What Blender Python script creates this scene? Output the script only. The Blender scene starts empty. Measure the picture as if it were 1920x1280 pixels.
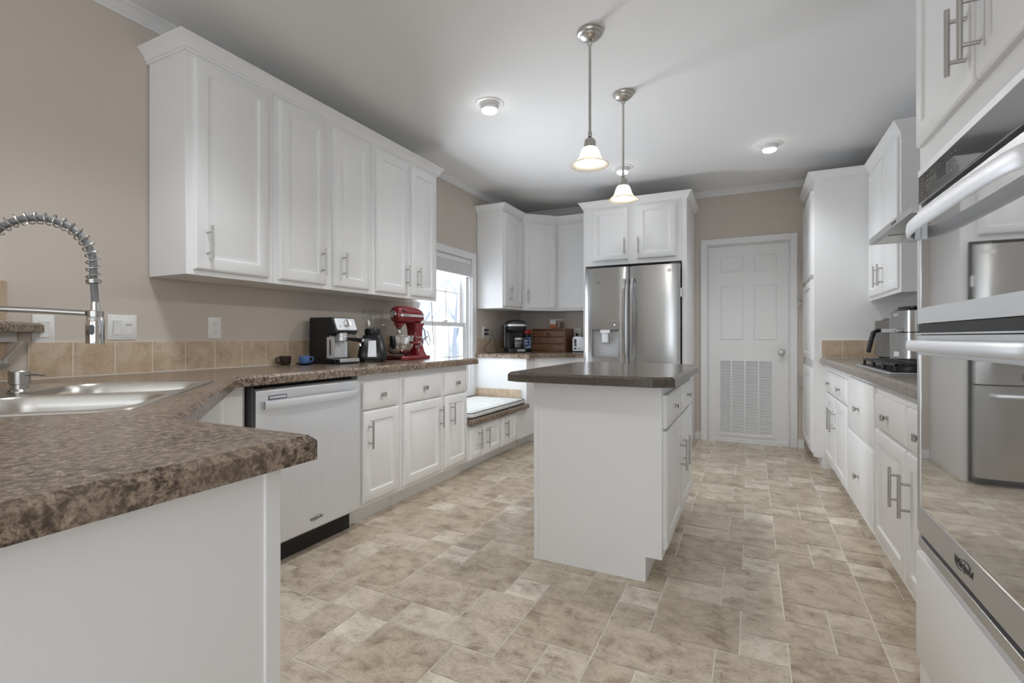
import bpy, bmesh, math, random
from math import sin, cos, pi, radians, sqrt, atan2
from mathutils import Vector, Matrix

random.seed(7)
S = bpy.context.scene
COL = S.collection

# ------------------------------------------------------------------ camera
cam_d = bpy.data.cameras.new('camera')
cam = bpy.data.objects.new('camera', cam_d)
COL.objects.link(cam)
cam.location = (0, 0, 1.0825)
cam.rotation_euler = (pi / 2, 0, radians(26.024))
cam_d.sensor_width = 36
cam_d.lens = 917.68 / 1920 * 36
cam_d.shift_y = -8.73 / 1920
cam_d.clip_start = 0.02
cam_d.clip_end = 300
S.camera = cam

# ------------------------------------------------------------------ world, light, exposure
S.view_settings.view_transform = 'Standard'
S.view_settings.look = 'None'
S.view_settings.gamma = 1
S.view_settings.use_curve_mapping = False
S.view_settings.exposure = 1.12
S.cycles.use_denoising = True
S.cycles.max_bounces = 10
S.cycles.diffuse_bounces = 5
S.cycles.glossy_bounces = 5
S.cycles.transmission_bounces = 8
S.cycles.transparent_max_bounces = 12
S.cycles.caustics_reflective = False
S.cycles.caustics_refractive = False
S.cycles.sample_clamp_indirect = 6

W = bpy.data.worlds.new('overcast_sky')
S.world = W
W.use_nodes = True
W.node_tree.nodes['Background'].inputs[0].default_value = (0.86, 0.93, 1.0, 1)
W.node_tree.nodes['Background'].inputs[1].default_value = 1.15


def area(name, loc, rot, sx, sy, power, col=(1, 1, 1)):
    d = bpy.data.lights.new(name, 'AREA')
    d.shape = 'RECTANGLE'
    d.size, d.size_y, d.energy, d.color = sx, sy, power, col
    o = bpy.data.objects.new(name, d)
    o.location, o.rotation_euler = loc, rot
    COL.objects.link(o)
    return o


# added unseen fills lighting the ceiling, then snow bounce and daylight at the kitchen window
area('rear_fill_left', (-.775, -3.85, 1.0), (radians(90 + 48), 0, 0), 1.0, 1.9, 8, (.85, .93, 1.0))  # rear pair: added lamps behind the camera, tilted up as ceiling fill
area('rear_fill_right', (.475, -3.85, 1.0), (radians(90 + 48), 0, 0), 1.0, 2.0, 8, (.85, .93, 1.0))
area('dining_side_fill', (1.62, -1.6, 1.0), (radians(90 + 52), 0, radians(90)), 1.9, 1.8, 6, (.92, .965, 1.0))  # added fill from the unseen right side, brightens the left cabinets
area('daylight_snow_bounce', (-3.55, 4.40, .55), (radians(90 + 30), 0, radians(-90)), 1.4, 1.6, 104, (.92, .965, 1.0))
area('daylight_side_window', (-2.86, 3.87, 1.2), (radians(90), 0, radians(-90)), .8, 1.2, 3, (.92, .965, 1.0))

# ------------------------------------------------------------------ materials
def mat(name, col=(.8, .8, .8), rough=.5, metal=0., spec=.5, ior=None, trans=0., emis=None, est=0., coat=0.):
    m = bpy.data.materials.new(name)
    m.use_nodes = True
    b = m.node_tree.nodes['Principled BSDF']
    b.inputs['Base Color'].default_value = (*col, 1)
    b.inputs['Roughness'].default_value = rough
    b.inputs['Metallic'].default_value = metal
    b.inputs['Specular IOR Level'].default_value = spec
    if ior: b.inputs['IOR'].default_value = ior
    b.inputs['Transmission Weight'].default_value = trans
    b.inputs['Coat Weight'].default_value = coat
    if emis:
        b.inputs['Emission Color'].default_value = (*emis, 1)
        b.inputs['Emission Strength'].default_value = est
    return m


def nodes(m):
    nt = m.node_tree
    return nt, nt.nodes, nt.links, nt.nodes['Principled BSDF']


def position(nt, scale=(1, 1, 1), rot=(0, 0, 0), obj=False):
    if obj:
        g = nt.nodes.new('ShaderNodeTexCoord'); out = g.outputs['Object']
    else:
        g = nt.nodes.new('ShaderNodeNewGeometry'); out = g.outputs['Position']
    mp = nt.nodes.new('ShaderNodeMapping')
    mp.inputs['Scale'].default_value = scale
    mp.inputs['Rotation'].default_value = rot
    nt.links.new(out, mp.inputs['Vector'])
    return mp.outputs['Vector']


def noise(nt, vec, scale, detail=4, rough=.55, dist=0.):
    n = nt.nodes.new('ShaderNodeTexNoise')
    n.inputs['Scale'].default_value = scale
    n.inputs['Detail'].default_value = detail
    n.inputs['Roughness'].default_value = rough
    n.inputs['Distortion'].default_value = dist
    nt.links.new(vec, n.inputs['Vector'])
    return n.outputs['Fac']


def ramp(nt, fac, stops):
    r = nt.nodes.new('ShaderNodeValToRGB')
    e = r.color_ramp.elements
    while len(e) < len(stops): e.new(.5)
    for k, (p, c) in enumerate(stops):
        e[k].position = p
        e[k].color = (*c, 1)
    nt.links.new(fac, r.inputs['Fac'])
    return r.outputs['Color']


def mix(nt, f, a, b, mode='MIX'):
    n = nt.nodes.new('ShaderNodeMix')
    n.data_type = 'RGBA'; n.blend_type = mode
    for sock, v in ((n.inputs[0], f), (n.inputs[6], a), (n.inputs[7], b)):
        if hasattr(v, 'links'): nt.links.new(v, sock)
        elif isinstance(v, (int, float)): sock.default_value = v
        else: sock.default_value = (*v, 1)
    return n.outputs[2]


def bump(nt, h, b, strength=.2, dist=.002):
    n = nt.nodes.new('ShaderNodeBump')
    n.inputs['Strength'].default_value = strength
    n.inputs['Distance'].default_value = dist
    nt.links.new(h, n.inputs['Height'])
    nt.links.new(n.outputs['Normal'], b.inputs['Normal'])


M = {}
M['white'] = mat('white_paint', (.85, .85, .85), .38)
nt, N, Lk, B = nodes(M['white'])
bump(nt, noise(nt, position(nt, (1, 1, .15)), 140, 2), B, .04, .0006)
M['trim'] = mat('trim_paint', (.80, .80, .80), .4)
M['ceil'] = mat('ceiling_paint', (.86, .86, .86), .85)
nt, N, Lk, B = nodes(M['ceil'])
bump(nt, noise(nt, position(nt), 60, 4), B, .15, .002)
M['wall'] = mat('beige_wall_paint', (.61, .545, .485), .75)
nt, N, Lk, B = nodes(M['wall'])
bump(nt, noise(nt, position(nt), 90, 3), B, .08, .001)


def laminate(name, stops, rough, speck=.75):
    """stone-look laminate: coarse clouds, medium blotches and fine dark specks"""
    m = mat(name, stops[2], rough)
    nt, N, Lk, B = nodes(m)
    p = position(nt)
    n1 = noise(nt, p, 68, 8, .74, .35)
    n2 = noise(nt, p, 210, 4, .75)
    n3 = noise(nt, p, 9, 3, .5)
    a = ramp(nt, n1, [(.34, stops[0]), (.45, stops[1]), (.54, stops[2]), (.68, stops[3])])
    b = ramp(nt, n2, [(.36, (.18, .16, .15)), (.47, (.9, .9, .9)), (.66, (1.15, 1.12, 1.1))])
    c = mix(nt, speck, a, b, 'MULTIPLY')
    d = mix(nt, ramp(nt, n3, [(.38, (0, 0, 0)), (.66, (.45, .45, .45))]), c, stops[2])
    Lk.new(d, B.inputs['Base Color'])
    return m


M['lam'] = laminate('brown_stone_laminate', [(.012, .009, .008), (.095, .069, .050), (.30, .226, .168), (.49, .40, .315)], .23)
M['lam_island'] = laminate('laminate_dark_reflection', [(.055, .045, .037), (.08, .065, .053), (.105, .085, .068), (.125, .103, .084)], .19, .25)  # left counter's laminate again, its dark reflections put into the colour
M['lam_right'] = laminate('grey_brown_laminate', [(.14, .115, .095), (.20, .17, .14), (.26, .225, .19), (.31, .275, .235)], .24, .3)


def steel(name, col, rough, stretch, amt=.10):
    m = mat(name, col, rough, 1.)
    nt, N, Lk, B = nodes(m)
    n = noise(nt, position(nt, stretch), 30, 3)
    r = nt.nodes.new('ShaderNodeMapRange')
    r.inputs[3].default_value = rough - amt / 2
    r.inputs[4].default_value = rough + amt / 2
    Lk.new(n, r.inputs[0]); Lk.new(r.outputs[0], B.inputs['Roughness'])
    c = mix(nt, n, tuple(.93 * x for x in col), tuple(min(1, 1.05 * x) for x in col))
    Lk.new(c, B.inputs['Base Color'])
    bump(nt, n, B, .03, .001)
    return m


M['steel'] = steel('brushed_steel', (.47, .47, .465), .25, (14, 14, .25))
M['steel_h'] = steel('brushed_steel_level', (.73, .74, .75), .40, (.6, .6, 18))
M['steel_lt'] = steel('satin_light_steel', (.83, .85, .885), .48, (10, 10, .3), .06)
M['steel_lt'].node_tree.nodes['Principled BSDF'].inputs['Metallic'].default_value = .72
M['steel_dk'] = steel('dark_brushed_steel', (.30, .285, .27), .33, (14, 14, .25))
M['nickel'] = mat('brushed_nickel', (.52, .505, .48), .32, 1.)
M['chrome'] = mat('polished_chrome', (.75, .75, .76), .09, 1.)
M['sink'] = steel('sink_steel', (.66, .63, .59), .30, (8, 8, 1))
M['dgap'] = mat('dark_gap', (.01, .01, .01), .6)
M['black'] = mat('black_plastic', (.012, .012, .013), .28)
M['black_matte'] = mat('black_matte', (.015, .015, .015), .6)
M['iron'] = mat('cast_iron', (.02, .02, .02), .5)
M['bglass'] = mat('dark_oven_glass', (.84, .84, .84), .03, .9)
M['grey_plastic'] = mat('grey_plastic', (.36, .37, .39), .4)
M['bglass_dk'] = mat('dark_panel_glass', (.30, .30, .30), .04, .9)
M['recess_grey'] = mat('pale_grey_plastic', (.50, .51, .53), .35)
M['dk_grey'] = mat('dark_grey_plastic', (.06, .062, .066), .35)
M['wplastic'] = mat('white_plastic', (.82, .82, .80), .35)
M['red'] = mat('red_enamel', (.21, .017, .026), .16, 0, .5, None, 0, None, 0, .5)
M['redlid'] = mat('red_plastic', (.42, .02, .03), .35)
M['blue'] = mat('blue_glaze', (.10, .20, .42), .25)
M['navy'] = mat('navy_glaze', (.012, .022, .09), .25)
M['brownblk'] = mat('dark_handle_glaze', (.03, .018, .012), .3)
M['rubber'] = mat('rubber', (.02, .02, .02), .7)
M['yellow'] = mat('yellow_foot', (.6, .4, .05), .5)
M['bulb'] = mat('glowing_bulb', (1, 1, 1), .4, emis=(1, .975, .94), est=215.)
M['lens'] = mat('glowing_lens', (1, 1, 1), .4, emis=(1, .98, .94), est=9.)
M['hose'] = mat('grey_hose', (.22, .22, .225), .45)
M['text_dark'] = mat('dark_print', (.05, .05, .055), .4)
M['text_light'] = mat('light_print', (.7, .7, .7), .4)
M['text_grey'] = mat('grey_print', (.26, .26, .26), .4)
M['snow'] = mat('snow', (.86, .88, .92), .8)
M['bark'] = mat('frosted_bark', (.34, .36, .40), .9)
M['twigs'] = mat('frosted_twigs', (.46, .49, .54), .9)
M['label_blue'] = mat('blue_label', (.13, .28, .62), .45)
M['orange'] = mat('orange_label', (.55, .16, .06), .5)
M['paper'] = mat('paper_label', (.74, .74, .76), .6)
M['coffee'] = mat('black_coffee', (.01, .006, .004), .15)
M['copper'] = mat('brown_filter', (.16, .10, .075), .4)


def glass(name, tint=(1, 1, 1), gloss=.12, rough=.02):
    m = bpy.data.materials.new(name)
    m.use_nodes = True
    nt = m.node_tree
    nt.nodes.remove(nt.nodes['Principled BSDF'])
    o = nt.nodes['Material Output']
    t = nt.nodes.new('ShaderNodeBsdfTransparent'); t.inputs[0].default_value = (*tint, 1)
    g = nt.nodes.new('ShaderNodeBsdfGlossy'); g.inputs['Roughness'].default_value = rough
    f = nt.nodes.new('ShaderNodeFresnel'); f.inputs[0].default_value = 1.45
    a = nt.nodes.new('ShaderNodeMath'); a.operation = 'ADD'; a.inputs[1].default_value = gloss
    a.use_clamp = True
    x = nt.nodes.new('ShaderNodeMixShader')
    bf = nt.nodes.new('ShaderNodeNewGeometry')
    inv = nt.nodes.new('ShaderNodeMath'); inv.operation = 'SUBTRACT'; inv.inputs[0].default_value = 1
    nt.links.new(bf.outputs['Backfacing'], inv.inputs[1])
    ml = nt.nodes.new('ShaderNodeMath'); ml.operation = 'MULTIPLY'
    nt.links.new(f.outputs[0], a.inputs[0]); nt.links.new(a.outputs[0], ml.inputs[0]); nt.links.new(inv.outputs[0], ml.inputs[1])
    nt.links.new(ml.outputs[0], x.inputs[0])
    nt.links.new(t.outputs[0], x.inputs[1]); nt.links.new(g.outputs[0], x.inputs[2])
    nt.links.new(x.outputs[0], o.inputs[0])
    return m


M['pane'] = glass('window_glass', (.97, .98, 1), 0.0)
M['jar'] = glass('clear_glass', (.955, .965, .965), .035, .05)
M['smoke'] = glass('smoked_glass', (.45, .46, .48), .06)

# bell shade: cloudy white glass lit from inside by its bulb
m = bpy.data.materials.new('alabaster_glass'); m.use_nodes = True
nt = m.node_tree; nt.nodes.remove(nt.nodes['Principled BSDF'])
tr = nt.nodes.new('ShaderNodeBsdfTranslucent'); df = nt.nodes.new('ShaderNodeBsdfDiffuse'); gl = nt.nodes.new('ShaderNodeBsdfGlossy')
gl.inputs['Roughness'].default_value = .2
cc = ramp(nt, noise(nt, position(nt), 22, 4, .6, 1.5), [(.35, (.36, .325, .27)), (.7, (.42, .40, .36))])
nt.links.new(cc, tr.inputs[0]); df.inputs[0].default_value = (.15, .138, .118, 1)
x1 = nt.nodes.new('ShaderNodeMixShader'); x1.inputs[0].default_value = .25
nt.links.new(tr.outputs[0], x1.inputs[1]); nt.links.new(df.outputs[0], x1.inputs[2])
x2 = nt.nodes.new('ShaderNodeMixShader'); x2.inputs[0].default_value = .05
nt.links.new(x1.outputs[0], x2.inputs[1]); nt.links.new(gl.outputs[0], x2.inputs[2])
nt.links.new(x2.outputs[0], nt.nodes['Material Output'].inputs[0])
M['shade'] = m

# backsplash tile and its grout
M['tile'] = mat('tan_ceramic_tile', (.42, .31, .21), .45)
nt, N, Lk, B = nodes(M['tile'])
p = position(nt)
c1 = ramp(nt, noise(nt, p, 13, 6, .65, .8), [(.3, (.46, .335, .225)), (.5, (.585, .455, .325)), (.7, (.665, .55, .415))])
c2 = ramp(nt, noise(nt, p, 70, 4, .7), [(.3, (.78, .74, .70)), (.55, (1, 1, 1))])
Lk.new(mix(nt, .6, c1, c2, 'MULTIPLY'), B.inputs['Base Color'])
M['grout'] = mat('pale_grout', (.84, .78, .69), .8)

# floor: every tile carries its own tone and its own offset into the veining
M['floor'] = mat('travertine_vinyl', (.5, .42, .32), .22)
nt, N, Lk, B = nodes(M['floor'])
at = nt.nodes.new('ShaderNodeAttribute'); at.attribute_name = 'tone'
sp = nt.nodes.new('ShaderNodeSeparateColor'); Lk.new(at.outputs['Color'], sp.inputs[0])
pos = nt.nodes.new('ShaderNodeNewGeometry').outputs['Position']
sc = nt.nodes.new('ShaderNodeVectorMath'); sc.operation = 'SCALE'; sc.inputs[3].default_value = 37.
Lk.new(at.outputs['Color'], sc.inputs[0])
ad = nt.nodes.new('ShaderNodeVectorMath'); ad.operation = 'ADD'
Lk.new(pos, ad.inputs[0]); Lk.new(sc.outputs[0], ad.inputs[1])
v = ad.outputs[0]
mp = nt.nodes.new('ShaderNodeMapping'); mp.inputs['Scale'].default_value = (1, 1.25, 1); Lk.new(v, mp.inputs[0]); v = mp.outputs[0]
big = noise(nt, v, 10.5, 9, .70, .35)
fine = noise(nt, v, 75, 5, .72, .2)
tone = ramp(nt, sp.outputs[2], [(0, (.575, .49, .385)), (.5, (.70, .618, .505)), (1, (.80, .73, .625))])
d1 = ramp(nt, big, [(.33, (.50, .44, .38)), (.44, (.80, .77, .73)), (.56, (1.03, 1.02, 1.0)), (.72, (1.13, 1.13, 1.13))])
d2 = ramp(nt, fine, [(.32, (.50, .45, .40)), (.44, (.93, .92, .90)), (.66, (1.05, 1.05, 1.05))])
c = mix(nt, .95, tone, d1, 'MULTIPLY')
c = mix(nt, .7, c, d2, 'MULTIPLY')
Lk.new(c, B.inputs['Base Color'])
mr = nt.nodes.new('ShaderNodeMapRange'); mr.inputs[3].default_value = .17; mr.inputs[4].default_value = .30
Lk.new(big, mr.inputs[0]); Lk.new(mr.outputs[0], B.inputs['Roughness'])
bump(nt, big, B, .10, .003)
M['fgrout'] = mat('cream_grout', (.80, .74, .64), .5)

# wood of the bread box
M['wood'] = mat('stained_wood', (.2, .09, .04), .45)
nt, N, Lk, B = nodes(M['wood'])
w = noise(nt, position(nt, (2.5, 2.5, 26)), 5, 5, .6, 1.2)
Lk.new(ramp(nt, w, [(.3, (.085, .035, .016)), (.5, (.20, .095, .045)), (.72, (.30, .155, .08))]), B.inputs['Base Color'])
M['wood_dk'] = mat('dark_stained_wood', (.07, .03, .016), .45)

# seat cushion: pale cloth with small grey flecks
M['cushion'] = mat('pale_cushion_cloth', (.7, .72, .7), .9)
nt, N, Lk, B = nodes(M['cushion'])
vn = nt.nodes.new('ShaderNodeTexVoronoi'); vn.inputs['Scale'].default_value = 60
Lk.new(position(nt, (1, 1, 1), (.4, .2, .6)), vn.inputs['Vector'])
Lk.new(ramp(nt, vn.outputs['Distance'], [(.18, (.42, .44, .43)), (.42, (.70, .72, .69)), (.6, (.76, .77, .74))]), B.inputs['Base Color'])
M['piping'] = mat('dark_piping', (.05, .05, .07), .8)

# ------------------------------------------------------------------ mesh helpers
class MB:
    def __init__(self):
        self.bm = bmesh.new()
        self.mi = 0

    def face(self, vs):
        try:
            f = self.bm.faces.new(vs); f.material_index = self.mi
            return f
        except ValueError:
            return None

    def box(self, x0, x1, y0, y1, z0, z1):
        x0, x1 = min(x0, x1), max(x0, x1); y0, y1 = min(y0, y1), max(y0, y1); z0, z1 = min(z0, z1), max(z0, z1)
        v = [self.bm.verts.new(p) for p in ((x0, y0, z0), (x1, y0, z0), (x1, y1, z0), (x0, y1, z0), (x0, y0, z1), (x1, y0, z1), (x1, y1, z1), (x0, y1, z1))]
        for q in ((3, 2, 1, 0), (4, 5, 6, 7), (0, 1, 5, 4), (1, 2, 6, 5), (2, 3, 7, 6), (3, 0, 4, 7)):
            self.face([v[i] for i in q])
        return self

    def rings(self, rs, cap0=True, cap1=True, closed=False):
        R = [[self.bm.verts.new(p) for p in r] for r in rs]
        n = len(R[0])
        pairs = list(zip(R, R[1:])) + ([(R[-1], R[0])] if closed else [])
        for a, b in pairs:
            for i in range(n):
                j = (i + 1) % n
                self.face([a[i], a[j], b[j], b[i]])
        if not closed:
            if cap0: self.face(list(reversed(R[0])))
            if cap1: self.face(R[-1])
        return self

    def prism(self, poly, z0, z1):
        return self.rings([[(x, y, z0) for x, y in poly], [(x, y, z1) for x, y in poly]])

    def extr(self, poly, axis, a, b):
        """2-D outline extruded along an axis: 'x' takes (y, z) pairs, 'y' takes (x, z) pairs."""
        if axis == 'x': return self.rings([[(a, p, q) for p, q in poly], [(b, p, q) for p, q in poly]])
        return self.rings([[(p, a, q) for p, q in poly], [(p, b, q) for p, q in poly]])

    def cyl(self, p0, p1, r0, r1=None, seg=16, cap0=True, cap1=True):
        return self.tube([p0, p1], [r0, r0 if r1 is None else r1], seg, cap0, cap1)

    def tube(self, pts, r, seg=10, cap0=True, cap1=True, closed=False):
        P = [Vector(p) for p in pts]
        n = len(P)
        rr = r if isinstance(r, (list, tuple)) else [r] * n
        tang = []
        for i in range(n):
            if closed: t = P[(i + 1) % n] - P[i - 1]
            else: t = P[min(i + 1, n - 1)] - P[max(i - 1, 0)]
            tang.append(t.normalized() if t.length > 1e-9 else Vector((0, 0, 1)))
        up = Vector((0, 0, 1)) if abs(tang[0].z) < .9 else Vector((1, 0, 0))
        u = tang[0].cross(up).normalized()
        out = []
        for i in range(n):
            t = tang[i]
            u = (u - t * u.dot(t))
            u = u.normalized() if u.length > 1e-9 else t.orthogonal().normalized()
            w = t.cross(u)
            out.append([tuple(P[i] + (u * cos(2 * pi * k / seg) + w * sin(2 * pi * k / seg)) * rr[i]) for k in range(seg)])
        return self.rings(out, cap0, cap1, closed)

    def lathe(self, prof, c=(0, 0, 0), seg=32, cap0=True, cap1=True, sx=1., sy=1.):
        return self.rings([[(c[0] + r * cos(2 * pi * k / seg) * sx, c[1] + r * sin(2 * pi * k / seg) * sy, c[2] + z) for k in range(seg)] for r, z in prof], cap0, cap1)

    def sphere(self, c, r, seg=16, rg=10, sz=1.):
        prof = [(max(r * sin(pi * i / rg), 1e-4), -r * cos(pi * i / rg) * sz) for i in range(rg + 1)]
        return self.lathe(prof, c, seg)

    def rbox(self, x0, x1, y0, y1, z0, z1, r, seg=4):
        """box with rounded vertical edges"""
        pts = []
        for cx, cy, a in ((x1 - r, y1 - r, 0), (x0 + r, y1 - r, 90), (x0 + r, y0 + r, 180), (x1 - r, y0 + r, 270)):
            for k in range(seg + 1):
                t = radians(a + 90 * k / seg)
                pts.append((cx + r * cos(t), cy + r * sin(t)))
        e = min(.004, (z1 - z0) / 4)
        cx, cy = (x0 + x1) / 2, (y0 + y1) / 2
        sx, sy = 1 - 2 * e / (x1 - x0), 1 - 2 * e / (y1 - y0)
        ins = [(cx + (x - cx) * sx, cy + (y - cy) * sy) for x, y in pts]
        return self.rings([[(x, y, z0) for x, y in ins], [(x, y, z0 + e) for x, y in pts], [(x, y, z1 - e) for x, y in pts], [(x, y, z1) for x, y in ins]])

    def xf(self, mtx):
        self.bm.transform(mtx)
        return self


def obj(name, mb, mats, parent=None, loc=(0, 0, 0), rot=(0, 0, 0), bevel=0., smooth=True, ang=35, segs=2):
    bm = mb.bm
    bmesh.ops.recalc_face_normals(bm, faces=bm.faces)
    if smooth:
        lim = radians(ang)
        for f in bm.faces: f.smooth = True
        for e in bm.edges:
            e.smooth = not (len(e.link_faces) == 2 and e.calc_face_angle(0) > lim)
    me = bpy.data.meshes.new(name)
    bm.to_mesh(me); bm.free()
    for mm in (mats if isinstance(mats, (list, tuple)) else [mats]):
        me.materials.append(M[mm] if isinstance(mm, str) else mm)
    o = bpy.data.objects.new(name, me)
    COL.objects.link(o)
    o.location, o.rotation_euler = loc, rot
    if parent: o.parent = parent
    if bevel:
        b = o.modifiers.new('edge', 'BEVEL')
        b.width, b.segments, b.limit_method, b.angle_limit = bevel, segs, 'ANGLE', radians(40)
        b.harden_normals = False
    return o


def inst(name, me, parent, loc=(0, 0, 0), rot=(0, 0, 0)):
    o = bpy.data.objects.new(name, me)
    COL.objects.link(o)
    o.parent, o.location, o.rotation_euler = parent, loc, rot
    return o


def thing(name, label, cat, loc=(0, 0, 0), rz=0., group=None):
    o = bpy.data.objects.new(name, None)
    COL.objects.link(o)
    o.empty_display_size = .1
    o.location, o.rotation_euler = loc, (0, 0, rz)
    o['label'], o['category'] = label, cat
    if group: o['group'] = group
    return o


def tag(o, label, cat, group=None):
    o['label'], o['category'] = label, cat
    if group: o['group'] = group
    return o


def struct(o):
    o['kind'] = 'structure'
    return o


def empty_struct(name, loc=(0, 0, 0), rz=0.):
    o = bpy.data.objects.new(name, None)
    COL.objects.link(o)
    o.location, o.rotation_euler = loc, (0, 0, rz)
    o['kind'] = 'structure'
    return o


def text(name, s, size, m, parent, loc, rot, ext=.0004, align='CENTER', shear=0.):
    c = bpy.data.curves.new(name, 'FONT')
    c.body, c.size, c.extrude, c.align_x, c.align_y, c.shear = s, size, ext, align, 'CENTER', shear
    tmp = bpy.data.objects.new('text_tmp', c)
    COL.objects.link(tmp)
    dg_ = bpy.context.evaluated_depsgraph_get()
    me = bpy.data.meshes.new_from_object(tmp.evaluated_get(dg_))
    bpy.data.objects.remove(tmp); bpy.data.curves.remove(c)
    me.name = name
    me.materials.clear(); me.materials.append(M[m])
    o = bpy.data.objects.new(name, me)
    COL.objects.link(o)
    o.parent, o.location, o.rotation_euler = parent, loc, rot
    return o


def inset(poly, d):
    """move every edge of a counter-clockwise outline inward by d"""
    n = len(poly)
    out = []
    for i in range(n):
        p0, p1, p2 = Vector(poly[i - 1]), Vector(poly[i]), Vector(poly[(i + 1) % n])
        a, b = (p1 - p0).normalized(), (p2 - p1).normalized()
        na, nb = Vector((-a.y, a.x)), Vector((-b.y, b.x))
        k = (na + nb)
        k = k / max(k.dot(na), .2) if k.length > 1e-6 else na
        out.append(tuple(p1 + k * d))
    return out


def ccw(poly):
    a = sum(poly[i - 1][0] * poly[i][1] - poly[i][0] * poly[i - 1][1] for i in range(len(poly)))
    return poly if a > 0 else list(reversed(poly))


CT0, CT1, CT2 = .868, .901, .912       # counter: underside, foot of the bevelled edge, top


def slab(poly, z0=CT0, z1=CT1, z2=CT2, hole=None):
    mb = MB()
    bm = mb.bm
    poly = ccw(poly)
    rings = [[(x, y, z0) for x, y in poly], [(x, y, z1) for x, y in poly], [(x, y, z2) for x, y in inset(poly, z2 - z1)]]
    if not hole:
        mb.rings(rings)
        return mb
    R = [[bm.verts.new(p) for p in r] for r in rings]
    n = len(poly)
    for a, b in zip(R, R[1:]):
        for i in range(n):
            j = (i + 1) % n
            mb.face([a[i], a[j], b[j], b[i]])
    hb = [bm.verts.new((x, y, z0)) for x, y in hole]
    ht = [bm.verts.new((x, y, z2)) for x, y in hole]
    k = len(hole)
    for i in range(k):
        j = (i + 1) % k
        mb.face([hb[i], hb[j], ht[j], ht[i]])
    for outer, inner in ((R[0], hb), (R[2], ht)):
        es = []
        for L in (outer, inner):
            for i in range(len(L)):
                e = bm.edges.get((L[i], L[(i + 1) % len(L)])) or bm.edges.new((L[i], L[(i + 1) % len(L)]))
                es.append(e)
        bmesh.ops.triangle_fill(bm, use_beauty=True, use_dissolve=False, edges=es)
    return mb


# ------------------------------------------------------------------ cabinet fronts and hardware
def panel_mesh(w, h, t=.02, fr=.057, raised=True):
    """raised-panel front: back at y = 0, face at y = -t, x and z from 0"""
    mb = MB()
    def rc(i, y): return [(i, y, i), (w - i, y, i), (w - i, y, h - i), (i, y, h - i)]
    rs = [rc(0, 0), rc(0, -t + .006), rc(.004, -t + .003), rc(.009, -t)]
    if raised:
        f = min(fr, w * .24, h * .3)
        rs += [rc(f, -t), rc(f + .006, -t + .0075), rc(f + .011, -t + .0075), rc(f + .034, -t + .0015), rc(f + .037, -t + .0005)]
    mb.rings(rs)
    return mb


_H = {}


def handle_mesh():
    if 'h' not in _H:
        mb = MB()
        mb.cyl((0, -.034, -.078), (0, -.034, .078), .006, seg=12)
        for z in (-.048, .048): mb.cyl((0, 0, z), (0, -.034, z), .0048, seg=10)
        o = obj('bar_handle_mesh', mb, 'nickel'); _H['h'] = o.data
        bpy.data.objects.remove(o)
    return _H['h']


def knob_mesh():
    if 'k' not in _H:
        mb = MB()
        mb.cyl((0, 0, 0), (0, -.003, 0), .010, .009, 14)
        mb.cyl((0, -.003, 0), (0, -.016, 0), .0062, .0055, 12)
        def sq(a, y): return [(-a, y, -a), (a, y, -a), (a, y, a), (-a, y, a)]
        mb.rings([sq(.006, -.013), sq(.0135, -.020), sq(.0135, -.025), sq(.012, -.0265)])
        o = obj('square_knob_mesh', mb, 'nickel'); _H['k'] = o.data
        bpy.data.objects.remove(o)
    return _H['k']


def front(root, kind, x0, x1, z0, z1, pull, y=0.):
    """door or drawer front on a cabinet's face; pull = (x, z) of its handle or knob in the cabinet's frame"""
    raised = kind == 'door'
    o = obj(kind, panel_mesh(x1 - x0, z1 - z0, raised=raised), 'white', root, (x0, y, z0))
    if pull:
        px, pz = pull
        inst('handle' if kind == 'door' else 'knob', handle_mesh() if kind == 'door' else knob_mesh(), o, (px - x0, -.02, pz - z0))
    return o


def cabinet(name, label, cat, loc, rz, w, d, z0, z1, toe=None, group=None, fronts=(), gaps=()):
    """box cabinet: face frame plane at local y = 0, depth d behind it; toe = (recess, height)"""
    r = thing(name, label, cat, loc, rz, group)
    mb = MB()
    if toe:
        mb.extr([(0, toe[1]), (toe[0], toe[1]), (toe[0], 0), (d, 0), (d, z1), (0, z1)], 'x', 0, w)
    else:
        mb.box(0, w, 0, d, z0, z1)
    obj('body', mb, 'white', r, bevel=.0015, segs=1)
    for f in fronts: front(r, *f)
    return r


def crown_mesh(path, z0, z1, proj, closed=False):
    """moulding swept along a path of (x, y, nx, ny): foot on the path, top leaning out by proj"""
    h = z1 - z0
    prof = [(0.0, 0.0), (.006, 0.0), (.007, .010), (.014, .014), (.020, h * .45), (proj - .008, h * .80), (proj - .003, h - .009), (proj, h - .007), (proj, h), (0, h)]
    mb = MB()
    mb.rings([[(x + nx * a, y + ny * a, z0 + b) for a, b in prof] for x, y, nx, ny in path])
    return mb


# ================================================================== room shell
XL, XR, YB, YR, ZC = -2.575, 1.16, 5.516, -3.5, 2.60
WY0, WY1, WZ0, WZ1 = 3.43, 4.316, .545, 1.87       # kitchen window opening
DX0, DX1, DZ = -.412, .345, 2.035                  # door opening

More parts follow.
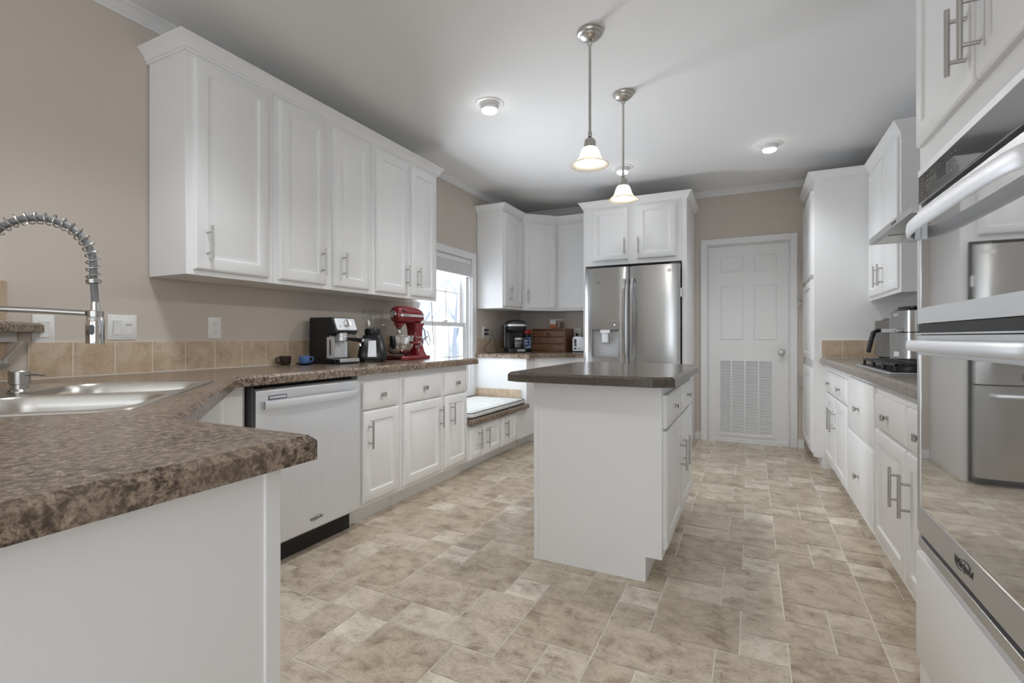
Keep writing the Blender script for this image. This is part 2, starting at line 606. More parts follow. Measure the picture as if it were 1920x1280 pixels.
# floor: modular tile pattern, 6 x 4.5 units per repeat
U, V = .1505, .1529
PAT = [(-9.5, -8, 2, 4.5, .52), (-8, -6, 3, 5.5, .08), (-8, -7, 2, 3, .45), (-7, -6, 2, 3, .75), (-6, -5, 2, 3, .30), (-5, -3.5, 2, 3, .80),
       (-6, -3.5, 3, 4.5, .50), (-6, -5, 4.5, 5.5, .48), (-9, -8, 4.5, 5.5, .95), (-9, -7, 5.5, 6.5, .62), (-7, -6, 5.5, 6.5, .25), (-6, -5, 5.5, 6.5, .9), (-5, -3, 4.5, 6.5, .05)]
fm = MB()
cl = fm.bm.loops.layers.color.new('tone')
FX0, FX1, FY0, FY1 = XL, XR, YR, YB + .12
fm.mi = 1
fm.face([fm.bm.verts.new(p) for p in ((FX0 - .1, FY0 - .1, -.0012), (FX1 + .1, FY0 - .1, -.0012), (FX1 + .1, FY1, -.0012), (FX0 - .1, FY1, -.0012))])
fm.mi = 0
g = .0025
sl = -.012
for ix in range(-3, 6):
    for iy in range(-8, 9):
        for (a, b, c_, d_, tn) in PAT:
            x0, x1 = -.487 + (a + 6 * ix) * U + g, -.487 + (b + 6 * ix) * U - g
            y0, y1 = 1.155 + (c_ + 4.5 * iy) * V + g, 1.155 + (d_ + 4.5 * iy) * V - g
            x0, x1 = max(x0, FX0), min(x1, FX1)
            if x1 - x0 < .004: continue
            k = sl * ((x0 + x1) / 2 + 1.0) * .9
            y0 += k; y1 += k
            y0, y1 = max(y0, FY0), min(y1, FY1)
            if y1 - y0 < .004: continue
            f = fm.face([fm.bm.verts.new(p) for p in ((x0, y0, 0), (x1, y0, 0), (x1, y1, 0), (x0, y1, 0))])
            t = (random.random(), random.random(), min(1, max(0, tn + random.uniform(-.10, .10))), 1)
            for lp in f.loops: lp[cl] = t
struct(obj('floor', fm, ['floor', 'fgrout'], smooth=False))

struct(obj('ceiling', MB().box(XL - .1, XR + .1, YR - .1, YB + .1, ZC, ZC + .1), 'ceil'))
wl = MB()
wl.box(XL - .12, XL, YR - .1, WY0, 0, ZC).box(XL - .12, XL, WY1, YB + .1, 0, ZC)
wl.box(XL - .12, XL, WY0, WY1, 0, WZ0).box(XL - .12, XL, WY0, WY1, WZ1, ZC)
struct(obj('wall_left', wl, 'wall', smooth=False))
wb = MB()
wb.box(XL, DX0, YB, YB + .1, 0, ZC).box(DX1, XR, YB, YB + .1, 0, ZC).box(DX0, DX1, YB, YB + .1, DZ, ZC)
struct(obj('wall_back', wb, 'wall', smooth=False))
wq = MB()
wq.box(XR, XR + .1, .96, YB + .1, 0, ZC)
wq.mi = 1
wq.box(XR, XR + .1, -.6, .96, 0, ZC).box(XR, XR + .1, YR - .1, -2.6, 0, ZC).box(XR, XR + .1, -2.6, -.6, 0, .55).box(XR, XR + .1, -2.6, -.6, 2.25, ZC)
struct(obj('wall_right', wq, ['trim', 'wall'], smooth=False))
w4 = empty_struct('added_window_4', (XR + .05, -1.6, 0))  # unseen opening, added to let the dining side fill in
fmb = MB()
for y in (-1.0, -.02, .96): fmb.box(-.03, .03, y, y + .04, .55, 2.25)
fmb.box(-.03, .03, -1, 1, .55, .60).box(-.03, .03, -1, 1, 2.20, 2.25)
obj('window_frame', fmb, 'trim', w4)
wr = MB()
wr.box(XL, -1.3, YR - .1, YR, 0, ZC).box(-.25, -.05, YR - .1, YR, 0, ZC).box(1.0, XR, YR - .1, YR, 0, ZC)
wr.box(-1.3, -.25, YR - .1, YR, 0, .45).box(-1.3, -.25, YR - .1, YR, 2.3, ZC).box(-.05, 1.0, YR - .1, YR, 2.3, ZC)
struct(obj('wall_rear', wr, 'wall', smooth=False))
for nm, a, b, z0 in (('added_window_2', -1.3, -.25, .45), ('added_window_3', -.05, 1.0, .0)):  # unseen rear openings, added to let the rear fill in
    w_ = empty_struct(nm, ((a + b) / 2, YR - .05, 0))
    h = (b - a) / 2
    fmb = MB()
    for x in (-h, -.02, h - .05): fmb.box(x, x + .05, -.03, .03, z0, 2.3)
    fmb.box(-h, h, -.03, .03, z0, z0 + .06).box(-h, h, -.03, .03, 2.24, 2.3)
    obj('window_frame', fmb, 'trim', w_)

# crown moulding and baseboards
def wall_crown(name, pts, nrm):
    struct(obj(name, crown_mesh([(x, y, nrm[0], nrm[1]) for x, y in pts], 2.545, ZC, .05), 'trim'))
wall_crown('trim_1', [(XL, YR), (XL, YB)], (1, 0))
wall_crown('trim_2', [(XL, YB), (XR, YB)], (0, -1))
bb = MB()
bb.box(-.535, -.476, YB - .014, YB, 0, .085).box(.41, .467, YB - .014, YB, 0, .085)
struct(obj('baseboard_back', bb, 'trim', bevel=.003))
bl = MB().box(XL, XL + .014, YR, -.05, 0, .085)
struct(obj('baseboard_left', bl, 'trim', bevel=.003))

# tile strips above the counters (6 inch tiles with pale grout)
def tile_strip(name, p0, p1, nrm, z0, z1, first=.15, tw=.1515):
    p0, p1, n = Vector((*p0, 0)), Vector((*p1, 0)), Vector((*nrm, 0))
    L = (p1 - p0).length
    d = (p1 - p0) / L
    mb = MB()
    def bx(a, b, c0, c1, za, zb):
        q = [p0 + d * a + n * c0, p0 + d * b + n * c0, p0 + d * b + n * c1, p0 + d * a + n * c1]
        mb.rings([[(v.x, v.y, za) for v in q], [(v.x, v.y, zb) for v in q]])
    mb.mi = 1
    bx(0, L, .0005, .0076, z0, z1)
    mb.mi = 0
    s = 0.
    e = first
    while s < L - .004:
        e = min(e, L)
        if e - s > .008: bx(s + .0017, e - .0017, .0005, .0082, z0 + .005, z1 - .0005)
        s = e; e = s + tw
    return struct(obj(name, mb, ['tile', 'grout'], smooth=False))


tile_strip('trim_3', (XL, .90), (XL, 3.335), (1, 0), CT2 + .0005, 1.060, .142, .1522)
tile_strip('trim_4', (XL, 4.41), (XL, YB - .009), (1, 0), CT2 + .0005, 1.062, .12)
tile_strip('trim_5', (XL + .009, YB), (-1.55, YB), (0, -1), CT2 + .0005, 1.062, .15)
tile_strip('trim_6', (.52, 4.7345), (1.15, 4.7345), (0, -1), CT2 + .0005, 1.055, .143)
tile_strip('trim_7', (XR, 4.72), (XR, 1.93), (-1, 0), CT2 + .0005, 1.055, .15)
tile_strip('trim_8', (XL + .009, 4.3895), (-2.045, 4.3895), (0, -1), .4305, .56, .12)
tile_strip('trim_9', (XL, 3.36), (XL, 4.3885), (1, 0), .4305, .483, .15)

# ------------------------------------------------------------------ window_1 (double hung, grilles, raised blind)
w1 = empty_struct('window_1', (XL, 0, 0))
def loc_box(*a): return MB().box(*a)
cas = MB()
cas.box(0, .018, WY0 - .085, WY0, WZ0 - .06, WZ1 + .07).box(0, .018, WY1, WY1 + .085, WZ0 - .06, WZ1 + .07)
cas.box(0, .018, WY0, WY1, WZ1, WZ1 + .07).box(0, .018, WY0, WY1, WZ0 - .06, WZ0)
obj('casing', cas, 'trim', w1, bevel=.003)
rv = MB()
rv.box(-.12, .0, WY0 - .001, WY0 + .012, WZ0, WZ1).box(-.12, .0, WY1 - .012, WY1 + .001, WZ0, WZ1)
rv.box(-.12, .0, WY0 + .012, WY1 - .012, WZ1 - .012, WZ1 + .001).box(-.12, .0, WY0 + .012, WY1 - .012, WZ0 - .001, WZ0 + .012)
obj('jamb', rv, 'trim', w1)
A0, A1 = WY0 + .012, WY1 - .012
fr_ = MB()
fr_.box(-.115, -.03, A0, A0 + .035, WZ0 + .012, WZ1 - .012).box(-.115, -.03, A1 - .035, A1, WZ0 + .012, WZ1 - .012)
fr_.box(-.115, -.03, A0 + .035, A1 - .035, WZ1 - .045, WZ1 - .012).box(-.115, -.03, A0 + .035, A1 - .035, WZ0 + .012, WZ0 + .035)
obj('window_frame', fr_, 'trim', w1, bevel=.002)
S0, S1 = A0 + .035, A1 - .035
for nm, x0, x1, z0, z1, ns in (('upper_sash', -.105, -.08, 1.18, WZ1 - .045, 1.52), ('lower_sash', -.07, -.042, WZ0 + .035, 1.225, .885)):
    sm = MB()
    sm.box(x0, x1, S0, S0 + .042, z0, z1).box(x0, x1, S1 - .042, S1, z0, z1)
    sm.box(x0, x1, S0 + .042, S1 - .042, z1 - .042, z1).box(x0, x1, S0 + .042, S1 - .042, z0, z0 + .045)
    gy0, gy1 = S0 + .042, S1 - .042
    for k in (1, 2):
        y = gy0 + (gy1 - gy0) * k / 3
        sm.box((x0 + x1) / 2 - .005, (x0 + x1) / 2 + .005, y - .007, y + .007, z0 + .04, z1 - .04)
    sm.box((x0 + x1) / 2 - .005, (x0 + x1) / 2 + .005, gy0, gy1, ns - .007, ns + .007)
    so = obj(nm, sm, 'trim', w1, bevel=.0015, segs=1)
    obj('pane', MB().box((x0 + x1) / 2 - .002, (x0 + x1) / 2 + .002, gy0, gy1, z0 + .04, z1 - .04), 'pane', so)
lk = MB().box(-.045, -.02, 3.86, 3.92, 1.225, 1.237).box(-.04, -.028, 3.875, 3.94, 1.237, 1.245)
obj('sash_lock', lk, 'wplastic', w1, bevel=.002)

bl_ = thing('window_blind', 'white blind raised in a stack at the top of the window', 'blind', (XL, (WY0 + WY1) / 2, 1.69))
hw = (WY1 - WY0) / 2 - .016
obj('head_rail', MB().box(-.022, .012, -hw, hw, .125, .166), 'trim', bl_, bevel=.003)
st = MB()
for k in range(15):
    st.box(-.024, .010, -hw + .004, hw - .004, .016 + k * .0072, .0215 + k * .0072)
obj('slat_stack', st, 'trim', bl_)
obj('bottom_rail', MB().box(-.024, .010, -hw + .004, hw - .004, 0, .014), 'trim', bl_, bevel=.002)
obj('tilt_wand', MB().tube([(.018, -.31, .13), (.020, -.30, -.1), (.024, -.27, -.42), (.026, -.25, -.68)], .0042, 8), 'grey_plastic', bl_)

# ------------------------------------------------------------------ door_1 with return-air grille
d1_ = empty_struct('door_1', (0, YB, 0))
cs = MB()
cs.box(DX0 - .063, DX0, -.018, 0, 0, DZ + .063).box(DX1, DX1 + .063, -.018, 0, 0, DZ + .063).box(DX0, DX1, -.018, 0, DZ, DZ + .063)
cs.box(DX0, DX0 + .012, 0, .1, 0, DZ).box(DX1 - .012, DX1, 0, .1, 0, DZ).box(DX0 + .012, DX1 - .012, 0, .1, DZ - .012, DZ)
obj('casing', cs, 'trim', d1_, bevel=.003)
dl = MB()
dx0, dx1 = DX0 + .014, DX1 - .014
dl.box(dx0, dx1, .03, .065, .0205, DZ - .014)
def rim(x0, x1, z0, z1, y=.03):
    def rc(i, yy): return [(x0 + i, yy, z0 + i), (x1 - i, yy, z0 + i), (x1 - i, yy, z1 - i), (x0 + i, yy, z1 - i)]
    dl.rings([rc(0, y + .002), rc(.0, y - .0005), rc(.008, y - .006), (rc(.020, y - .001)), rc(.034, y - .003), rc(.036, y - .003)])
for a, b in ((-.285, -.072), (.022, .232)):
    rim(a, b, 1.745, 1.915); rim(a, b, 1.05, 1.61)
obj('door_leaf', dl, 'trim', d1_)
ga0, ga1, gz0, gz1 = -.315, .215, .062, .862
gr = MB()
gr.box(ga0, ga1, .018, .0293, gz0, gz0 + .028).box(ga0, ga1, .018, .0293, gz1 - .028, gz1)
cw = (ga1 - ga0 - .028) / 4
for k in range(5): gr.box(ga0 + k * cw, ga0 + k * cw + .028 - (.014 if 0 < k < 4 else 0), .0185, .0293, gz0 + .0285, gz1 - .0285)
nl = 46
for k in range(nl):
    z = gz0 + .034 + (gz1 - gz0 - .068) * k / (nl - 1)
    gr.rings([[(ga0 + .02, .0205, z - .005), (ga0 + .02, .0215, z - .0058), (ga0 + .02, .0295, z + .004), (ga0 + .02, .0285, z + .0052)],
              [(ga1 - .02, .0205, z - .005), (ga1 - .02, .0215, z - .0058), (ga1 - .02, .0295, z + .004), (ga1 - .02, .0285, z + .0052)]])
vg = obj('vent_grille', gr, 'trim', d1_, smooth=False)
obj('grille_shade_sheet', MB().box(ga0 + .015, ga1 - .015, .0296, .0299, gz0 + .02, gz1 - .02), 'grey_plastic', vg)  # grey sheet standing in for the shade between the louvers
obj('threshold', MB().box(dx0, dx1, .0, .09, 0.0005, .018), 'trim', d1_)
kb = MB()
kb.rings([[(.272 + r * cos(2 * pi * k / 20), y, .93 + r * sin(2 * pi * k / 20)) for k in range(20)] for r, y in ((.031, .03), (.030, .024), (.012, .022), (.012, -.004), (.024, -.012), (.028, -.024), (.022, -.034), (.006, -.037))])
obj('door_knob', kb, 'nickel', d1_)

# ================================================================== left side: wall cabinets
R90 = pi / 2
FXU = -2.282                      # face frame of the wall cabinets
UZ0, UZ1 = 1.366, 2.39
def up_fronts(lst): return [('door', a, b, 1.391, 2.352, p) for a, b, p in lst]
cabinet('wall_cabinet', 'white one-door wall cabinet, nearest the faucet in the long row above the left counter', 'cabinet', (FXU, 1.332, 0), R90, .448, .285, UZ0, UZ1,
        group='white wall cabinets', fronts=up_fronts([(.033, .412, (.087, 1.517))]))
cabinet('wall_cabinet', 'white two-door wall cabinet, middle one of the long row above the espresso machine', 'cabinet', (FXU, 1.781, 0), R90, .748, .285, UZ0, UZ1,
        group='white wall cabinets', fronts=up_fronts([(.030, .348, (.342 - .03, 1.521)), (.408, .718, (.477, 1.521))]))
cabinet('wall_cabinet', 'white two-door wall cabinet over the red mixer, next to the window', 'cabinet', (FXU, 2.530, 0), R90, .754, .285, UZ0, UZ1,
        group='white wall cabinets', fronts=up_fronts([(.034, .370, (.342, 1.525)), (.414, .722, (.478, 1.525))]))
def cab_crown(label, path):
    o = obj('cabinet_crown', crown_mesh(path, 2.372, 2.439, .046), 'white')
    return tag(o, label, 'crown molding', 'crown moldings on the cabinets')
q = sqrt(.5)
cab_crown('white crown molding along the top of the long left row of wall cabinets', [(XL + .001, 1.3315, 0, -1), (FXU + .0005, 1.3315, 1, -1), (FXU + .0005, 3.2845, 1, 1), (XL + .001, 3.2845, 0, 1)])

# corner wall cabinets beyond the window
c45 = (tan_ := math.tan(pi / 8))
cabinet('wall_cabinet', 'white one-door wall cabinet on the left wall just beyond the window', 'cabinet', (-2.272, 4.435, 0), R90, .485, .30, 1.376, UZ1,
        group='white wall cabinets', fronts=[('door', .02, .445, 1.40, 2.352, (.135, 1.53))])
dg = thing('corner_wall_cabinet', 'white diagonal corner wall cabinet above the coffee maker', 'cabinet', (-2.272, 4.922, 0), radians(45), 'white wall cabinets')
wd = .414
mb = MB()
pts = [(-2.272, 4.922), (-1.979, 5.215), (-1.979, 5.513), (XL + .002, 5.513), (XL + .002, 4.922)]
mb.prism(pts, 1.376, UZ1)
mb.xf((Matrix.Translation((-2.272, 4.922, 0)) @ Matrix.Rotation(radians(45), 4, 'Z')).inverted())
obj('body', mb, 'white', dg, bevel=.0015, segs=1)
front(dg, 'door', .020, .394, 1.40, 2.352, (.052, 1.53))
cabinet('wall_cabinet', 'white one-door wall cabinet on the back wall beside the refrigerator', 'cabinet', (-1.977, 5.215, 0), 0, .44, .298, 1.376, UZ1,
        group='white wall cabinets', fronts=[('door', .022, .418, 1.40, 2.352, (.385, 1.53))])
a_ = .0006
cab_crown('white crown molding bending round the corner wall cabinets', [(XL + .001, 4.4345, 0, -1), (-2.272 + a_, 4.4345, 1, -1), (-2.272 + a_, 4.922, 1, -c45), (-1.979, 5.215 - a_, c45, -1), (-1.59, 5.215 - a_, 0, -1)])

# refrigerator surround
fs = thing('refrigerator_cabinet', 'white tall surround with two doors above the refrigerator', 'cabinet', (-1.535, 4.805, 0))
mb = MB()
mb.box(0, .022, 0, .708, 0, 2.39).box(.955, .998, 0, .708, 0, 2.39)
mb.box(.022, .955, 0, .708, 1.795, 2.39)
obj('body', mb, 'white', fs, bevel=.0015, segs=1)
front(fs, 'door', .098, .458, 1.84, 2.352, (.427, 1.966))
front(fs, 'door', .545, .906, 1.84, 2.352, (.560, 1.966))
cab_crown('white crown molding on the refrigerator cabinet', [(-1.5355, 5.20, -1, 0), (-1.5355, 4.8045, -1, -1), (-.5365, 4.8045, 1, -1), (-.5365, 5.515, 1, 0)])

# ================================================================== left base row
FXB = -2.003
def base_fronts(ds, dd): return [('drawer', a, b, .662, .818, ((a + b) / 2, .74)) for a, b in ds] + [('door', a, b, .130, .652, p) for a, b, p in dd]
BZ1 = CT0 - .0006
cabinet('base_cabinet', 'white base cabinet with one drawer and one door beside the dishwasher', 'cabinet', (FXB, 2.106, 0), R90, .368, .566, 0, BZ1, (.072, .105), 'white base cabinets',
        base_fronts([(.028, .345)], [(.028, .345, (.100 - .028, .517))]))
cabinet('base_cabinet', 'white base cabinet with two drawers and two doors under the mixer end of the counter', 'cabinet', (FXB, 2.476, 0), R90, .818, .566, 0, BZ1, (.072, .105), 'white base cabinets',
        base_fronts([(.028, .448), (.488, .796)], [(.028, .448, (.420, .517)), (.488, .796, (.548 + .018, .517))]))

# dishwasher
dw = thing('dishwasher', 'stainless steel dishwasher under the left counter', 'dishwasher', (-1.981, 1.434, 0), R90)
obj('tub', MB().box(.012, .655, .05, .55, .105, .862), 'dgap', dw)
pm = MB()
pm.extr([(.012, .108), (.0, .118), (.0, .836), (.010, .847), (.048, .847), (.048, .108)], 'x', .024, .662)
obj('door_panel', pm, 'steel_lt', dw, bevel=.002)
obj('side_seal', MB().box(.004, .016, .004, .05, .108, .858), 'dk_grey', dw)
hm = MB()
n_ = 16
ring = []
for k in range(n_ + 1):
    t = k / n_
    x = .060 + t * .585
    y = -.012 - .036 * sin(pi * t) ** .55
    z = .772 + .004 * sin(pi * t)
    ring.append([(x, y - .004, z - .018), (x, y - .008, z), (x, y - .004, z + .018), (x, y + .005, z + .018), (x, y + .005, z - .018)])
hm.rings(ring)
hm.box(.060, .078, -.012, .0, .755, .789).box(.627, .645, -.012, .0, .755, .789)
obj('handle', hm, 'steel_lt', dw)
vm = MB()
vm.mi = 0; vm.box(.088, .185, -.0012, 0, .794, .813)
vm.mi = 1; vm.box(.0915, .1815, -.002, -.0005, .7975, .8095)
obj('vent_badge', vm, ['black', 'steel_lt'], dw)
obj('toe_kick', MB().box(.02, .655, .066, .10, .0005, .104), 'black_matte', dw)
lo = text('logo', 'Whirlpool', .020, 'text_dark', dw, (.36, -.0008, .166), (R90, 0, 0), shear=.25)
el = MB()
el.tube([(.36 + .030 * cos(a) + .006 * sin(a), -.001, .167 + .011 * sin(a) + .005 * cos(a)) for a in [2 * pi * k / 32 for k in range(32)]], .0007, 6, closed=True)
obj('logo_swoosh', el, 'text_dark', dw)

# corner sink cabinet (diagonal) and peninsula cabinet: shells of panels so that the sink hangs free inside
sb = thing('sink_cabinet', 'white diagonal sink cabinet in the corner between dishwasher and peninsula', 'cabinet', (0, 0, 0))
def wallpanel(mb, p, q, th, z0, z1):
    d = (Vector(q) - Vector(p)).normalized(); n = Vector((-d.y, d.x)) * th
    pts = [p, q, (q[0] + n.x, q[1] + n.y), (p[0] + n.x, p[1] + n.y)]
    mb.prism(pts, z0, z1)
mb = MB()
PA, PB = (-1.135, .578), (FXB, 1.325)
wallpanel(mb, PA, PB, .02, .105, BZ1)        # front, thickness to the room's corner side
wallpanel(mb, PB, (PB[0], 1.410), .02, .105, BZ1)
mb.box(XL + .012, -2.02, 1.411, 1.431, 0, BZ1)
wallpanel(mb, (PA[0] - .05, PA[1] - .055), (PB[0] - .04, PB[1] - .06), .02, 0, .105)
obj('body', mb, 'white', sb)
du = Vector((PA[0] - PB[0], PA[1] - PB[1])); dlen = du.length
dr = Vector((PB[0], PB[1], 0))
za = atan2(du.y, du.x)
for k in (0, 1):
    o = obj('door', panel_mesh(dlen / 2 - .12, .52), 'white', sb, (PB[0] + du.x / dlen * (.08 + k * (dlen / 2 - .07)) , PB[1] + du.y / dlen * (.08 + k * (dlen / 2 - .07)), .13), (0, 0, za))
    inst('handle', handle_mesh(), o, ((dlen / 2 - .15) if k == 0 else .03, -.02, .385))
obj('false_drawer', panel_mesh(dlen - .16, .156, raised=False), 'white', sb, (PB[0] + du.x / dlen * .08, PB[1] + du.y / dlen * .08, .662), (0, 0, za))

pn = thing('peninsula_cabinet', 'white peninsula cabinet end panel in the lower left foreground', 'cabinet', (-.725, 0, 0))
mb = MB()
mb.box(-.36, 0, -.02, .555, 0, BZ1)
obj('body', mb, 'white', pn, bevel=.0015)
obj('corner_strip', MB().box(-.02, .004, .548, .578, 0, BZ1), 'white', pn, bevel=.002)

# left countertop: wall run, diagonal at the sink, peninsula
ctop = [(-.684, .622), (-1.09, .622), (-1.952, 1.345), (-1.952, 3.385), (XL + .0025, 3.385), (XL + .0025, .852), (-1.76, .037), (-.684, -.06)]
SC = Vector((-1.775, .715)); SA = radians(135)       # sink centre; its long axis runs along the diagonal
su, sv = Vector((-q, q)), Vector((-q, -q))             # along the diagonal, towards the corner
def rrect(hx, hy, r, n=5, cx=0., cy=0.):
    out = []
    for sx, sy, a in ((1, 1, 0), (-1, 1, 90), (-1, -1, 180), (1, -1, 270)):
        for k in range(n + 1):
            t = radians(a + 90 * k / n)
            out.append((cx + sx * (hx - r) + r * cos(t), cy + sy * (hy - r) + r * sin(t)))
    return out
def s2w(p): return tuple(SC + su * p[0] + sv * p[1])
hole = [s2w(p) for p in rrect(.403, .262, .05)]
ct = obj('countertop', slab(ctop, hole=hole), 'lam', smooth=False)
tag(ct, 'brown mottled stone-look countertop running from the foreground peninsula along the left wall', 'countertop')

# sink
sk = thing('kitchen_sink', 'double bowl stainless steel sink set across the corner of the left counter', 'sink', (SC.x, SC.y, CT2), SA)
mb = MB()
bm = mb.bm
# local frame: x along the diagonal, y towards the corner
outer = rrect(.425, .283, .06)
bowls = [rrect(.180, .205, .085, 6, .200, -.055), rrect(.180, .205, .085, 6, -.200, -.055)]
def ringv(pts, z): return [bm.verts.new((x, y, z)) for x, y in pts]
o0, o1, o2 = ringv(outer, .0004), ringv([(x * .995, y * .993) for x, y in outer], .0045), ringv([(x * .972, y * .958) for x, y in outer], .0030)
for a, b in ((o0, o1), (o1, o2)):
    for i in range(len(a)): mb.face([a[i], a[(i + 1) % len(a)], b[(i + 1) % len(a)], b[i]])
edges = []
def loop_edges(L):
    for i in range(len(L)):
        edges.append(bm.edges.get((L[i], L[(i + 1) % len(L)])) or bm.edges.new((L[i], L[(i + 1) % len(L)])))
loop_edges(o2)
tops = []
for bw in bowls:
    t = ringv(bw, .0030); tops.append(t); loop_edges(t)
bmesh.ops.triangle_fill(bm, use_beauty=True, use_dissolve=False, edges=edges)
obj('rim', mb, 'sink', sk, ang=50)
for bw, cx in zip(bowls, (.2, -.2)):
    mb = MB()
    def sc_(s): return [(cx + (x - cx) * s, -.055 + (y + .055) * s) for x, y in bw]
    mb.rings([[(x, y, z) for x, y in sc_(s)] for s, z in ((1, .003), (.975, -.004), (.955, -.03), (.93, -.165), (.88, -.187), (.78, -.195), (.12, -.199))], cap0=False)
    bo = obj('bowl', mb, 'sink', sk, ang=60)
    obj('drain', MB().lathe([(.045, -.1985), (.043, -.1955), (.03, -.197), (.012, -.1975)], (cx, -.055, 0), 20), 'chrome', bo)

# faucet: base in the corner deck, spring hose arching over the bowls
FB = Vector((-1.915, .575))
fc = thing('spring_faucet', 'stainless pull-down faucet with a coiled spring arch over the corner sink', 'faucet', (FB.x, FB.y, CT2 + .003), 0)
K = .178 * 1.0
e_ = Vector((q, q, 0))
def fp(k, z, off=0.): return (e_.x * k * sqrt(2) + off * -q, e_.y * k * sqrt(2) + off * q, z - CT2 - .003)
obj('base', MB().lathe([(.030, 0.001), (.030, .008), (.024, .014), (.022, .11), (.019, .12), (.014, .125), (.014, .33)], seg=24), 'nickel', fc)
rad = K / 2 * sqrt(2)
arc = [fp(0, 1.20), fp(0, 1.25)]
for k in range(0, 33):
    a = pi - pi * k / 32
    arc.append(fp(K / 2 + K / 2 * cos(a), 1.296 + rad * sin(a)))
arc += [fp(K, 1.25), fp(K + .002, 1.215), fp(K + .003, 1.185)]
obj('hose', MB().tube(arc, .0095, 12), 'hose', fc)
# coil round the hose
def polyline_at(P, s):
    acc = 0.
    for a, b in zip(P, P[1:]):
        a, b = Vector(a), Vector(b)
        l = (b - a).length
        if acc + l >= s: return a + (b - a) * ((s - acc) / l), (b - a).normalized()
        acc += l
    return Vector(P[-1]), (Vector(P[-1]) - Vector(P[-2])).normalized()
side = Vector((-q, q, 0))
tot = sum((Vector(b) - Vector(a)).length for a, b in zip(arc, arc[1:])) - .066
turns = 25
coil = []
nn = turns * 16
for i in range(nn + 1):
    s = tot * i / nn
    p_, t_ = polyline_at(arc, s)
    nrm = t_.cross(side)
    a = 2 * pi * turns * i / nn
    coil.append(tuple(p_ + (side * cos(a) + nrm * sin(a)) * .0165))
for i in range(4 * 16):
    s = tot + .011 * i / 64
    p_, t_ = polyline_at(arc, s)
    nrm = t_.cross(side); a = 2 * pi * 4 * i / 64
    coil.append(tuple(p_ + (side * cos(a) + nrm * sin(a)) * .0165))
obj('spring_coil', MB().tube(coil, .0021, 6), 'nickel', fc)
arm = MB().tube([fp(0, 1.162), fp(K * .5, 1.158), fp(K - .012, 1.152)], .0082, 12)
obj('holder_arm', arm, 'nickel', fc)
hp = fp(K + .003, 1.15)
obj('holder_ring', MB().lathe([(.017, -.010), (.020, -.008), (.020, .008), (.017, .010)], hp, 20), 'nickel', fc)
obj('hose_end', MB().lathe([(.0105, .03), (.0115, .012), (.0105, .008), (.0100, .048)][:1] + [(.0115, .010), (.0105, .035)], hp, 16), 'chrome', fc)
sh = obj('spray_head', MB().lathe([(.010, .006), (.019, -.010), (.0215, -.016), (.0222, -.03), (.0222, -.078), (.0215, -.086), (.018, -.088)], hp, 28), 'chrome', fc)
# oval black button on the side that faces the room
cdir = Vector((.9 * 1, -.44 * 1, 0)).normalized()
bt = MB()
toc = (Vector((0, 0, 0)) - Vector((FB.x, FB.y, 0)) - Vector(hp) * 1.0); toc.z = 0; toc.normalize()
tl = Vector((-toc.y, toc.x, 0))
toc2 = (toc * .93 + tl * -.35).normalized(); tl2 = Vector((-toc2.y, toc2.x, 0))
ring0, ring1 = [], []
for k in range(24):
    a = 2 * pi * k / 24
    yy = .0068 * cos(a); zz = .009 * sin(a) + (.006 if sin(a) > 0 else -.006)
    base_ = Vector(hp) + tl2 * yy + Vector((0, 0, -.047 + zz))
    dep = sqrt(max(.0222 ** 2 - yy * yy, 0))
    ring0.append(tuple(base_ + toc2 * (dep - .004))); ring1.append(tuple(base_ + toc2 * (dep + .0012)))
bt.rings([ring0, ring1])
obj('button', bt, 'black', sh)
jt = MB().cyl(fp(0, 1.000, .010), fp(0, 1.000, .088), .0135, .0145, 18)
obj('lever_joint', jt, 'nickel', fc)
lv = MB().tube([fp(.0, 1.006, .080), fp(.014, 1.034, .084), fp(.032, 1.068, .085)], [.0055, .0055, .005], 10)
obj('lever', lv, 'nickel', fc)

sd = thing('soap_dispenser', 'brushed nickel soap dispenser at the back of the corner sink', 'soap dispenser', (-1.955, .665, CT2 + .0035), radians(20))
obj('body', MB().lathe([(.027, .0005), (.027, .006), (.021, .012), (.0205, .028), (.0205, .026), (.025, .028), (.025, .064), (.022, .067)], seg=24), 'nickel', sd)
obj('spout', MB().tube([(.02, .0, .055), (.06, .0, .056), (.085, 0, .053)], [.0045, .004, .0035], 10), 'nickel', sd)

# knee wall across the corner with tile face, ledge and white bracket
kw = struct(obj('wall_corner', MB().prism([(XL + .0005, .838), (XL + .0005, .60), (-2.0, .03), (-1.76, .03)], 0, 1.292), 'wall', smooth=False))
tile_strip('trim_10', (XL + .006, .8315), (-1.765, .0345), (q, q), CT2 + .0005, 1.10, .14)
tile_strip('trim_11', (XL + .006, .8315), (-1.765, .0345), (q, q), 1.139, 1.296, .14)
lg = obj('corner_ledge', slab([(XL + .002, .842), (-1.77, .046), (-1.70, .0968), (XL + .002, .955)][::1], 1.102, 1.129, 1.138), 'lam', smooth=False)
tag(lg, 'short brown stone-look ledge on the wall above the sink corner', 'ledge')
tag(obj('ledge_bracket', MB().prism([(XL + .0095, .846), (XL + .012, .866), (-2.40, .690), (-2.40, .668)], 1.063, 1.1015), 'trim'), 'white trim block under the brown ledge by the sink', 'trim block')

